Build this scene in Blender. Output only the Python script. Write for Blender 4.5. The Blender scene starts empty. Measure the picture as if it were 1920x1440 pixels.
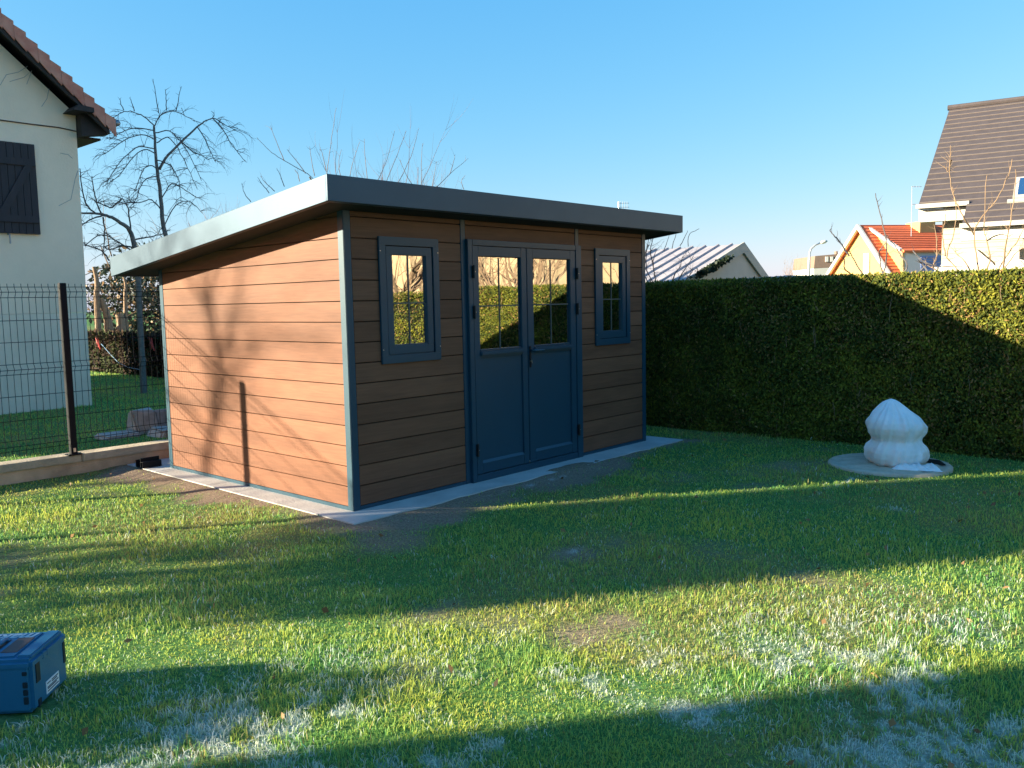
import bpy, math, random
import numpy as np
from mathutils import Vector, Matrix
random.seed(7); RNG = np.random.default_rng(11)
S = bpy.context.scene; COL = S.collection
rad = math.radians

# ------------------------------------------------------------------ camera
CAM = np.array([-3.875, -5.118, 1.520])
YAW, PITCH, ROLL, FPX = 7.32998637e-01, -9.59945565e-02, -2.01488429e-02, 1598.118
def cam_axes():
    f = np.array([math.cos(YAW)*math.cos(PITCH), math.sin(YAW)*math.cos(PITCH), math.sin(PITCH)])
    r = np.cross(f, [0, 0, 1]); r /= np.linalg.norm(r); u = np.cross(r, f)
    c, s = math.cos(ROLL), math.sin(ROLL)
    return c*r+s*u, -s*r+c*u, f
AX = cam_axes()
cd = bpy.data.cameras.new('camera'); cam = bpy.data.objects.new('camera', cd); COL.objects.link(cam)
cd.sensor_width = 36; cd.lens = FPX*36/1920; cd.clip_end = 2000; cd.clip_start = .05
M3 = Matrix(((AX[0][0], AX[1][0], -AX[2][0]), (AX[0][1], AX[1][1], -AX[2][1]), (AX[0][2], AX[1][2], -AX[2][2])))
cam.matrix_world = Matrix.Translation(Vector(CAM)) @ M3.to_4x4()
S.camera = cam
def ray(u, v): return AX[0]*(u-960)/FPX - AX[1]*(v-720)/FPX + AX[2]
def onp(u, v, a, n): d = ray(u, v); return CAM + d*(np.dot(np.asarray(a)-CAM, n)/np.dot(d, n))   # survey helpers: where a sight line meets a real plane
def ony(u, v, y): return onp(u, v, (0, y, 0), (0, 1, 0))
def onx(u, v, x): return onp(u, v, (x, 0, 0), (1, 0, 0))
def dep(u, v, d): return CAM + ray(u, v)*d

# ------------------------------------------------------------------ light
SUN = np.array([-1.0, .75, .335]); SUN /= np.linalg.norm(SUN)
EL = math.asin(SUN[2]); ROT = math.atan2(SUN[0], SUN[1])
W = bpy.data.worlds.new('World'); S.world = W; W.use_nodes = True
wn = W.node_tree; sky = wn.nodes.new('ShaderNodeTexSky'); sky.sky_type = 'NISHITA'; sky.sun_disc = False
sky.sun_elevation = EL; sky.sun_rotation = ROT; sky.altitude = 50; sky.air_density = 1.15; sky.dust_density = .35; sky.ozone_density = 2.6
sp3 = wn.nodes.new('ShaderNodeSeparateColor'); cb3 = wn.nodes.new('ShaderNodeCombineColor'); wn.links.new(sky.outputs[0], sp3.inputs[0])
for ch, (pw, gain) in enumerate(((1.22, .34), (.62, .90), (.25, 1.90))):      # the blue and depth of this camera's sky
    m1 = wn.nodes.new('ShaderNodeMath'); m1.operation = 'POWER'; m1.inputs[1].default_value = pw; m2 = wn.nodes.new('ShaderNodeMath'); m2.operation = 'MULTIPLY'; m2.inputs[1].default_value = gain
    wn.links.new(sp3.outputs[ch], m1.inputs[0]); wn.links.new(m1.outputs[0], m2.inputs[0]); wn.links.new(m2.outputs[0], cb3.inputs[ch])
wn.links.new(cb3.outputs[0], wn.nodes['Background'].inputs[0]); wn.nodes['Background'].inputs[1].default_value = .098
sl = bpy.data.lights.new('sun', 'SUN'); sl.energy = 4.8; sl.angle = rad(.6); sl.color = (1, .90, .66)
so = bpy.data.objects.new('sun', sl); COL.objects.link(so); so.rotation_euler = Vector(SUN).to_track_quat('Z', 'Y').to_euler(); so.location = (-20, 14, 12)
S.view_settings.view_transform = 'Standard'; S.view_settings.look = 'None'; S.view_settings.exposure = 1.95; S.view_settings.gamma = 1

# ------------------------------------------------------------------ object helpers
class MB:
    def __init__(s): s.v = []; s.f = []
    def add(s, V, F):
        n = len(s.v); s.v += [tuple(map(float, p)) for p in V]; s.f += [tuple(i+n for i in q) for q in F]; return s
    def box(s, x0, x1, y0, y1, z0, z1, bev=0):
        if bev <= 0:
            V = [(x, y, z) for x in (x0, x1) for y in (y0, y1) for z in (z0, z1)]
            return s.add(V, [(0, 1, 3, 2), (4, 6, 7, 5), (0, 4, 5, 1), (2, 3, 7, 6), (0, 2, 6, 4), (1, 5, 7, 3)])
        import bmesh
        bm = bmesh.new(); bmesh.ops.create_cube(bm, size=1)
        for v in bm.verts: v.co = Vector(((x0+x1)/2+v.co.x*(x1-x0), (y0+y1)/2+v.co.y*(y1-y0), (z0+z1)/2+v.co.z*(z1-z0)))
        bmesh.ops.bevel(bm, geom=bm.edges[:], offset=bev, segments=2, affect='EDGES')
        bm.verts.index_update(); V = [v.co[:] for v in bm.verts]; F = [[v.index for v in f.verts] for f in bm.faces]; bm.free()
        return s.add(V, F)
    def prism(s, P, d):
        """polygon P (3-D points) swept by vector d"""
        n = len(P); P = [np.array(p, float) for p in P]; d = np.array(d, float)
        V = P+[p+d for p in P]
        F = [tuple(range(n)), tuple(range(2*n-1, n-1, -1))]+[(i, i+n, (i+1) % n+n, (i+1) % n) for i in range(n)]
        return s.add(V, F)
    def tube(s, P, R, n=6, cap=True):
        P = [np.array(p, float) for p in P]
        if np.isscalar(R): R = [R]*len(P)
        V = []; pu = None
        for i, p in enumerate(P):
            t = P[min(i+1, len(P)-1)]-P[max(i-1, 0)]; t = t/(np.linalg.norm(t)+1e-9)
            if pu is None:
                a = np.array([0, 0, 1.]) if abs(t[2]) < .9 else np.array([1., 0, 0]); pu = np.cross(t, a)
            pu = pu-t*np.dot(pu, t); pu /= np.linalg.norm(pu)+1e-9; w = np.cross(t, pu)
            for k in range(n):
                a = 2*math.pi*k/n; V.append(p+R[i]*(math.cos(a)*pu+math.sin(a)*w))
        F = [(i*n+k, i*n+(k+1) % n, (i+1)*n+(k+1) % n, (i+1)*n+k) for i in range(len(P)-1) for k in range(n)]
        if cap: F += [tuple(range(n-1, -1, -1)), tuple((len(P)-1)*n+k for k in range(n))]
        return s.add(V, F)
    def lathe(s, prof, c=(0, 0, 0), n=32):
        V = []; F = []
        for r, z in prof:
            for k in range(n): a = 2*math.pi*k/n; V.append((c[0]+r*math.cos(a), c[1]+r*math.sin(a), c[2]+z))
        for i in range(len(prof)-1):
            for k in range(n): F.append((i*n+k, i*n+(k+1) % n, (i+1)*n+(k+1) % n, (i+1)*n+k))
        return s.add(V, F)
    def build(s, name, mat, parent=None, smooth=False):
        o = np.array(root_of(parent).location) if parent else np.zeros(3)
        me = bpy.data.meshes.new(name)
        me.from_pydata([tuple(np.array(v)-o) for v in s.v], [], s.f); me.update()
        import bmesh
        bm = bmesh.new(); bm.from_mesh(me); bmesh.ops.recalc_face_normals(bm, faces=bm.faces[:]); bm.to_mesh(me); bm.free()
        me.materials.append(mat)
        if smooth: me.polygons.foreach_set('use_smooth', [True]*len(me.polygons))
        ob = bpy.data.objects.new(name, me); COL.objects.link(ob)
        if parent: ob.parent = parent
        return ob
def root_of(o):
    while o.parent: o = o.parent
    return o
def box(*a, **k): return MB().box(*a, **k)
def thing(name, label, cat, loc, group=None):
    o = bpy.data.objects.new(name, None); COL.objects.link(o); o.location = [float(x) for x in loc]; o.empty_display_size = .2
    return tag(o, label, cat, group)
def tag(o, label, cat, group=None):
    o['label'] = label; o['category'] = cat
    if group: o['group'] = group
    return o
def kind(o, k): o['kind'] = k; return o

def quads(name, V, F4, mat, parent=None, col=None, tris=None, smooth=False):
    """fast numpy mesh: V (n,3), F4 (m,4), tris (k,3), colours per vertex"""
    off = np.array(root_of(parent).location) if parent else np.zeros(3)
    me = bpy.data.meshes.new(name); V = np.asarray(V, np.float32)-off.astype(np.float32)
    n4 = len(F4); n3 = 0 if tris is None else len(tris)
    me.vertices.add(len(V)); me.vertices.foreach_set('co', V.ravel())
    li = np.concatenate([np.asarray(F4, np.int32).ravel()]+([np.asarray(tris, np.int32).ravel()] if n3 else []))
    me.loops.add(len(li)); me.loops.foreach_set('vertex_index', li)
    st = np.concatenate([np.arange(n4)*4, n4*4+np.arange(n3)*3]).astype(np.int32)
    me.polygons.add(n4+n3); me.polygons.foreach_set('loop_start', st)
    try: me.polygons.foreach_set('loop_total', np.concatenate([np.full(n4, 4), np.full(n3, 3)]).astype(np.int32))
    except Exception: pass
    if smooth: me.polygons.foreach_set('use_smooth', np.ones(n4+n3, bool))
    me.update(calc_edges=True)
    if col is not None:
        ca = me.color_attributes.new('Col', 'FLOAT_COLOR', 'POINT')
        c4 = np.ones((len(V), 4), np.float32); c4[:, :3] = col; ca.data.foreach_set('color', c4.ravel())
    me.materials.append(mat); ob = bpy.data.objects.new(name, me); COL.objects.link(ob)
    if parent: ob.parent = parent
    return ob

# ------------------------------------------------------------------ numpy noise
_L = RNG.random((256, 256))
def vnoise(x, y):
    xi = np.floor(x).astype(int); yi = np.floor(y).astype(int); fx = x-xi; fy = y-yi
    fx = fx*fx*(3-2*fx); fy = fy*fy*(3-2*fy); g = lambda a, b: _L[a & 255, b & 255]
    return (g(xi, yi)*(1-fx)+g(xi+1, yi)*fx)*(1-fy)+(g(xi, yi+1)*(1-fx)+g(xi+1, yi+1)*fx)*fy
def fbm(x, y, sc, oct=4):
    t = 0; a = .5; n = 0
    for i in range(oct): t = t+a*vnoise(x*sc+17.3*i, y*sc-9.1*i); n += a; a *= .5; sc *= 2.03
    return t/n
def sst(a, b, x): t = np.clip((x-a)/(b-a), 0, 1); return t*t*(3-2*t)

# ------------------------------------------------------------------ materials
def newmat(name):
    m = bpy.data.materials.new(name); m.use_nodes = True; nt = m.node_tree
    return m, nt, nt.nodes['Principled BSDF']
def mat(name, c, rough=.6, var=.12, scale=6, bump=0, bscale=40, spec=.5, metal=0, stretch=(1, 1, 1), c2=None, coat=0, sheen=0):
    m, nt, b = newmat(name); N = nt.nodes; L = nt.links
    b.inputs['Roughness'].default_value = rough; b.inputs['Metallic'].default_value = metal; b.inputs['Specular IOR Level'].default_value = spec
    b.inputs['Coat Weight'].default_value = coat
    tc = N.new('ShaderNodeTexCoord'); mp = N.new('ShaderNodeMapping'); mp.inputs['Scale'].default_value = stretch
    L.new(tc.outputs['Object'], mp.inputs[0])
    nz = N.new('ShaderNodeTexNoise'); nz.inputs['Scale'].default_value = scale; nz.inputs['Detail'].default_value = 6; nz.inputs['Roughness'].default_value = .62
    L.new(mp.outputs[0], nz.inputs['Vector'])
    rp = N.new('ShaderNodeValToRGB'); c = np.array(c); d = np.array(c2) if c2 is not None else c*(1+var)
    a = c*(1-var) if c2 is None else c
    rp.color_ramp.elements[0].position = .3; rp.color_ramp.elements[1].position = .7
    rp.color_ramp.elements[0].color = (*a, 1); rp.color_ramp.elements[1].color = (*d, 1)
    L.new(nz.outputs[0], rp.inputs[0]); L.new(rp.outputs[0], b.inputs['Base Color'])
    if bump:
        n2 = N.new('ShaderNodeTexNoise'); n2.inputs['Scale'].default_value = bscale; n2.inputs['Detail'].default_value = 5; L.new(mp.outputs[0], n2.inputs['Vector'])
        bp = N.new('ShaderNodeBump'); bp.inputs['Strength'].default_value = bump; bp.inputs['Distance'].default_value = .01
        L.new(n2.outputs[0], bp.inputs['Height']); L.new(bp.outputs[0], b.inputs['Normal'])
    return m
def leafmat(name, trans=.35, rough=.55, spec=.3):
    m, nt, b = newmat(name); N = nt.nodes; L = nt.links
    at = N.new('ShaderNodeAttribute'); at.attribute_name = 'Col'; L.new(at.outputs['Color'], b.inputs['Base Color'])
    b.inputs['Roughness'].default_value = rough; b.inputs['Specular IOR Level'].default_value = spec
    tr = N.new('ShaderNodeBsdfTranslucent'); L.new(at.outputs['Color'], tr.inputs[0])
    mx = N.new('ShaderNodeMixShader'); mx.inputs[0].default_value = trans
    L.new(b.outputs[0], mx.inputs[1]); L.new(tr.outputs[0], mx.inputs[2]); L.new(mx.outputs[0], N['Material Output'].inputs[0])
    return m
def wood_mat(name, c, c2, along):
    """composite boards: fine grain streaks along the board plus slow blotches"""
    m, nt, b = newmat(name); N = nt.nodes; L = nt.links
    tc = N.new('ShaderNodeTexCoord')
    def nz(scale, st, det=5):
        mp = N.new('ShaderNodeMapping'); mp.inputs['Scale'].default_value = st; L.new(tc.outputs['Object'], mp.inputs[0])
        n = N.new('ShaderNodeTexNoise'); n.inputs['Scale'].default_value = scale; n.inputs['Detail'].default_value = det; n.inputs['Roughness'].default_value = .6
        L.new(mp.outputs[0], n.inputs['Vector']); return n
    st = (.06, 1, 1) if along == 'x' else (1, .06, 1)
    g = nz(70, st, 6); s = nz(2.2, (.5, .5, 1.6), 3); rb = nz(6.3, (.03, .03, 1), 1)
    rp = N.new('ShaderNodeValToRGB'); rp.color_ramp.elements[0].position = .37; rp.color_ramp.elements[1].position = .63
    rp.color_ramp.elements[0].color = (*c, 1); rp.color_ramp.elements[1].color = (*c2, 1)
    a1 = N.new('ShaderNodeMath'); a1.operation = 'ADD'; a2 = N.new('ShaderNodeMath'); a2.operation = 'ADD'; dv = N.new('ShaderNodeMath'); dv.operation = 'MULTIPLY'; dv.inputs[1].default_value = .3333
    L.new(g.outputs[0], a1.inputs[0]); L.new(s.outputs[0], a1.inputs[1]); L.new(a1.outputs[0], a2.inputs[0]); L.new(rb.outputs[0], a2.inputs[1]); L.new(a2.outputs[0], dv.inputs[0])
    L.new(dv.outputs[0], rp.inputs[0])
    ge = N.new('ShaderNodeNewGeometry'); mr = N.new('ShaderNodeMapRange'); mr.inputs[3].default_value = .84; mr.inputs[4].default_value = 1.14; L.new(ge.outputs['Random Per Island'], mr.inputs[0])
    mu = N.new('ShaderNodeMix'); mu.data_type = 'RGBA'; mu.blend_type = 'MULTIPLY'; mu.inputs[0].default_value = 1
    L.new(rp.outputs[0], mu.inputs[6]); L.new(mr.outputs[0], mu.inputs[7]); L.new(mu.outputs[2], b.inputs['Base Color'])
    b.inputs['Roughness'].default_value = .62; b.inputs['Specular IOR Level'].default_value = .3
    bp = N.new('ShaderNodeBump'); bp.inputs['Strength'].default_value = .25; bp.inputs['Distance'].default_value = .002
    L.new(g.outputs[0], bp.inputs['Height']); L.new(bp.outputs[0], b.inputs['Normal'])
    return m

M = {}
M['wood_x'] = wood_mat('brown composite front', (.136, .054, .029), (.236, .096, .051), 'x')
M['wood_y'] = wood_mat('brown composite side', (.136, .054, .029), (.236, .096, .051), 'y')
M['gap'] = mat('dark joint', (.012, .008, .006), .9, .1)
M['anth'] = mat('anthracite paint', (.009, .052, .086), .42, .06, 3, .04, 260, spec=.5)
M['roofmetal'] = mat('anthracite roof metal', (.055, .088, .125), .47, .08, 2.5, .03, 90, spec=.5, metal=.55)
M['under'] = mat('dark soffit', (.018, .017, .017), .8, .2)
M['inside'] = mat('shed interior', (.03, .028, .026), .9, .2)
M['black'] = mat('black plastic', (.012, .012, .014), .5, .1)
M['steel'] = mat('bare steel', (.6, .6, .6), .3, .1, metal=1)
M['muntin'] = mat('grey glazing bar', (.075, .085, .085), .5, .05)
M['conc'] = mat('slab concrete', (.48, .45, .43), .85, .16, 3.2, .35, 60, spec=.2)
M['wallconc'] = mat('rendered garden wall', (.60, .42, .27), .9, .25, 4, .5, 45, spec=.2)
M['cap'] = mat('wall coping', (.52, .42, .30), .9, .25, 5, .5, 50, spec=.2)
M['render'] = mat('old white render', (.95, .76, .58), .92, .08, .9, .5, 30, spec=.1)
M['plinth'] = mat('plinth render', (.90, .74, .58), .92, .09, 2.2, .5, 30, spec=.1)
M['crack'] = mat('render crack', (.40, .38, .38), .9, .1)
M['shutter'] = mat('dark stained shutter', (.018, .016, .024), .6, .3, 12, .2, 40, stretch=(1, 1, .1))
M['barge'] = mat('dark stained timber', (.022, .017, .018), .7, .3, 12)
M['tile'] = mat('clay tile', (.50, .16, .11), .8, .3, 5, .4, 40, c2=(.68, .32, .23))
M['zinc'] = mat('zinc gutter', (.28, .31, .34), .4, .1, metal=.6)
M['cable'] = mat('brown cable', (.10, .06, .05), .7, .1)
M['fence'] = mat('anthracite fence coating', (.007, .008, .012), .6, .1, spec=.2)
M['greytwig'] = mat('grey shoots', (.17, .145, .15), .9, .2, 18)
M['bark'] = mat('grey bark', (.17, .155, .145), .9, .3, 18, .6, 60)
M['twig'] = mat('dark twigs', (.11, .098, .10), .9, .3, 18)
M['palebark'] = mat('pale bark', (.30, .20, .13), .9, .3, 15, .5, 40)
M['pinktwig'] = mat('reddish twigs', (.20, .115, .10), .9, .3, 15)
M['tantwig'] = mat('tan twigs', (.27, .175, .105), .9, .3, 15)
M['fleece'] = mat('white fleece', (.86, .86, .86), .9, .05, 9, .9, 17, spec=.15)
M['lid'] = mat('concrete lid', (.52, .43, .33), .9, .2, 8, .4, 60, spec=.2)
M['teal'] = mat('teal case plastic', (.014, .14, .26), .5, .08, 8, .08, 120)
M['tealdark'] = mat('dark case recess', (.006, .018, .03), .6, .1)
M['brownlatch'] = mat('brown latch inset', (.10, .065, .06), .6, .1)
M['label'] = mat('white sticker', (.78, .78, .80), .6, .03)
M['faded'] = mat('faded print', (.40, .50, .55), .6, .05)
M['ink'] = mat('sticker ink', (.05, .06, .10), .7, .03)
M['corru'] = mat('pale corrugated roof', (.36, .32, .33), .6, .10, 3)
M['corru_shade'] = mat('roof rib painted shade', (.10, .10, .19), .6, .1)  # shade on the rib flanks put into the colour; not assigned
M['corru_grey'] = mat('grey fibre cement', (.24, .21, .20), .85, .25, 5, .3)
M['gable'] = mat('garage gable render', (.50, .44, .39), .9, .06, 3)
M['rimb'] = mat('grey barge board', (.42, .39, .35), .8, .06)
M['slate'] = mat('brown grey roof tile', (.070, .054, .054), .75, .18, 4, .2)
M['slateedge'] = mat('tile course edge', (.17, .135, .12), .8, .1)
M['cream'] = mat('cream siding', (.47, .41, .32), .85, .05, 2)
M['tanwall'] = mat('tan render', (.60, .42, .24), .9, .1, 2)
M['white'] = mat('white paint', (.60, .57, .52), .6, .04)
M['yellow'] = mat('yellow render', (.50, .32, .125), .9, .07, 2)
M['orange'] = mat('orange roof tile', (.78, .17, .06), .8, .15, 4)
M['orangedark'] = mat('orange tile joint', (.42, .08, .035), .8, .15)
M['lilac'] = mat('pale dormer render', (.56, .52, .50), .9, .05)
M['blueshut'] = mat('blue shutter', (.18, .26, .55), .6, .05)
M['brown'] = mat('brown cladding', (.22, .145, .11), .9, .1)
M['alu'] = mat('lamp aluminium', (.5, .52, .54), .4, .05, metal=.5)
M['red'] = mat('red ribbon', (.62, .06, .05), .6, .1)
M['blue'] = mat('blue cord', (.10, .20, .32), .6, .1)
M['rubble'] = mat('broken concrete block', (.42, .35, .31), .95, .3, 9, .8, 30)
M['soilclod'] = mat('soil', (.06, .042, .03), .95, .3, 9, .8, 40)
M['leaf'] = leafmat('foliage', .28)
M['hedgeleaf'] = leafmat('hedge foliage', .10, .7, .06)
M['blade'] = leafmat('grass blades', .5, .5, .3)
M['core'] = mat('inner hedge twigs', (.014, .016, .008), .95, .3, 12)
M['darkcore'] = mat('inner brown twigs', (.02, .014, .011), .95, .3, 12)
def ground_mat():
    m, nt, b = newmat('lawn soil'); N = nt.nodes; L = nt.links
    at = N.new('ShaderNodeAttribute'); at.attribute_name = 'Col'
    tc = N.new('ShaderNodeTexCoord'); nz = N.new('ShaderNodeTexNoise'); nz.inputs['Scale'].default_value = 55; nz.inputs['Detail'].default_value = 8; nz.inputs['Roughness'].default_value = .7
    L.new(tc.outputs['Object'], nz.inputs['Vector'])
    rp = N.new('ShaderNodeMapRange'); rp.inputs[1].default_value = .3; rp.inputs[2].default_value = .7; rp.inputs[3].default_value = .5; rp.inputs[4].default_value = 1.5
    L.new(nz.outputs[0], rp.inputs[0])
    mu = N.new('ShaderNodeMix'); mu.data_type = 'RGBA'; mu.blend_type = 'MULTIPLY'; mu.inputs[0].default_value = 1
    L.new(at.outputs['Color'], mu.inputs[6]); L.new(rp.outputs[0], mu.inputs[7]); L.new(mu.outputs[2], b.inputs['Base Color'])
    b.inputs['Roughness'].default_value = .95; b.inputs['Specular IOR Level'].default_value = .1
    bp = N.new('ShaderNodeBump'); bp.inputs['Strength'].default_value = .8; bp.inputs['Distance'].default_value = .02; L.new(nz.outputs[0], bp.inputs['Height']); L.new(bp.outputs[0], b.inputs['Normal'])
    return m
M['ground'] = ground_mat()
def glass_mat():
    m, nt, b = newmat('reflective pane'); N = nt.nodes; L = nt.links
    gl = N.new('ShaderNodeBsdfGlossy'); gl.inputs['Roughness'].default_value = .006; gl.inputs['Color'].default_value = (.92, .93, .95, 1)
    tr = N.new('ShaderNodeBsdfTransparent'); tr.inputs[0].default_value = (.35, .40, .45, 1)
    tc = N.new('ShaderNodeTexCoord'); nz = N.new('ShaderNodeTexNoise'); nz.inputs['Scale'].default_value = 2.6; nz.inputs['Detail'].default_value = 1
    L.new(tc.outputs['Object'], nz.inputs['Vector']); bp = N.new('ShaderNodeBump'); bp.inputs['Strength'].default_value = .12; bp.inputs['Distance'].default_value = .012
    L.new(nz.outputs[0], bp.inputs['Height']); L.new(bp.outputs[0], gl.inputs['Normal'])
    mx = N.new('ShaderNodeMixShader'); mx.inputs[0].default_value = .62
    L.new(tr.outputs[0], mx.inputs[1]); L.new(gl.outputs[0], mx.inputs[2]); L.new(mx.outputs[0], N['Material Output'].inputs[0]); return m
M['pane'] = glass_mat()

# ------------------------------------------------------------------ ground
GZ = -.06
SLAB = (-.225, 4.285, -.305, 3.44)
def axis(a, b, step, far):
    core = list(np.arange(a, b+1e-6, step)); lo = []; x = a; d = step
    while x > -far: d *= 1.35; x -= d; lo.append(x)
    hi = []; x = b; d = step
    while x < far: d *= 1.35; x += d; hi.append(x)
    return np.array(lo[::-1]+core+hi)
def soil_mask(x, y):
    """bare trampled earth round the slab, some worn spots on the lawn"""
    d = np.maximum(np.maximum(SLAB[0]-x, x-SLAB[1]), np.maximum(SLAB[2]-y, y-SLAB[3]))
    n = fbm(x, y, 1.7)*.65+fbm(x+9, y, 6.)*.35
    wid = .22+.40*np.exp(-((x-.2)**2+(y+.55)**2)/.5)+.30*np.exp(-((x+.55)**2+(y-2.2)**2)/1.2)+.30*np.exp(-((x-2.3)**2+(y+.5)**2)/.9)
    m = sst(.0, -.30, d-wid-(n-.5)*.9)*(d > -.2)
    spots = sst(.66, .78, fbm(x+40, y-13, 1.15))*.5*sst(.35, .6, n)*sst(-4.3, -3.6, y+.75*x)
    for cx, cy, r in ((.25, -1.9, .16), (.28, -1.95, .10), (-.75, -2.7, .16), (-.55, -2.75, .12), (-.25, -.75, .3)):
        spots = np.maximum(spots, .8*sst(r*1.5, r*.4, np.hypot(x-cx, y-cy)+(n-.5)*.3))
    return np.clip(np.maximum(m, spots), 0, 1)
def straw_mask(x, y):
    return np.clip(sst(.50, .66, fbm(x-5, y+31, .9))*.8 + .9*np.exp(-((x+.9)**2+(y-.7)**2)/1.1)*sst(.35, .55, fbm(x, y, 2.3)), 0, 1)
def frost_mask(x, y):
    """hoar frost still lying where the low sun has not reached: small crisp flecks grouped in drifts"""
    c = y+.75*x
    reg = np.clip(sst(-2.8, -4.2, c)*.98+.08, 0, 1)*sst(7, 3, np.hypot(x-CAM[0], y-CAM[1]))+.06
    big = fbm(x+70, y+22, 1.2); fleck = fbm(x-20, y+50, 19., 3)
    f = reg*sst(.24, .42, big)*sst(.45, .52, fleck)+.22*reg*sst(.55, .70, big)
    for cx, cy, rx, ry in ((.30, -1.86, .10, .07), (1.75, -.42, .75, .05), (2.6, -3.1, .12, .12), (3.6, -2.45, .9, .04), (-1.75, -3.1, .20, .10)):
        f = np.maximum(f, .95*np.exp(-((x-cx)/rx)**2-((y-cy)/ry)**2)*sst(.45, .54, fleck))
    return np.clip(f*(x*.8+y < 3.2), 0, 1)
def ground_z(x, y):
    z = GZ+.035*(fbm(x, y, .5, 2)-.5)*sst(.2, 1.5, np.maximum(np.maximum(SLAB[0]-x, x-SLAB[1]), np.maximum(SLAB[2]-y, y-SLAB[3])))
    dsl = np.maximum(np.maximum(SLAB[0]-x, x-SLAB[1]), np.maximum(SLAB[2]-y, y-SLAB[3])); z = z+.023*np.exp(-(np.maximum(dsl, 0)/.16)**2)
    mound = np.exp(-((x-2.35+.25*(fbm(x, y, 3)-.5))/.55)**2)*sst(-.50, -.26, y)*sst(-.10, -.20, y)
    z = z+.012*mound*(.6+1.1*fbm(x, y, 8))
    inside = (x > SLAB[0]+.05) & (x < SLAB[1]-.05) & (y > -.05) & (y < SLAB[3])
    far = np.hypot(x, y)
    z = np.where(y > 3.55, z+.10*sst(3.55, 4.4, y), z)
    return np.where(inside, GZ-.02, np.where(far > 40, GZ, z))
gx = axis(-5.0, 6.0, .045, 600); gy = axis(-6.0, 4.4, .045, 600)
X, Y = np.meshgrid(gx, gy); Z = ground_z(X, Y)
sm, fm, st_ = soil_mask(X, Y), frost_mask(X, Y), straw_mask(X, Y)
base = np.stack([np.full_like(X, .085), np.full_like(X, .19), np.full_like(X, .05)], -1)
base = base*(1-st_[..., None]*.7)+np.array([.24, .22, .08])*st_[..., None]*.7
base = base*(1-sm[..., None])+np.array([.27, .195, .14])*sm[..., None]
fg = (.06+.26*sst(.72, .92, fm))[..., None]*fm[..., None]
base = base*(1-fg)+np.array([.78, .80, .82])*fg
nx, ny = len(gx), len(gy); I = np.arange(nx*ny).reshape(ny, nx)
F = np.stack([I[:-1, :-1], I[:-1, 1:], I[1:, 1:], I[1:, :-1]], -1).reshape(-1, 4)
lawn = kind(quads('ground', np.stack([X, Y, Z], -1).reshape(-1, 3), F, M['ground'], col=base.reshape(-1, 3), smooth=True), 'structure')

# slab under the shed
sb = MB(); pts = []
for x in np.linspace(SLAB[0], SLAB[1], 60): pts.append((x, SLAB[2]+.02*math.sin(x*9)*math.sin(x*3.1)+(.015*random.random() if SLAB[0] < x < SLAB[1] else 0), -.12))
pts += [(SLAB[1], SLAB[3], -.12), (SLAB[0]+.04, SLAB[3], -.12)]
kind(sb.prism(pts, (0, 0, .092)).build('pavement', M['conc']), 'structure')

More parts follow.
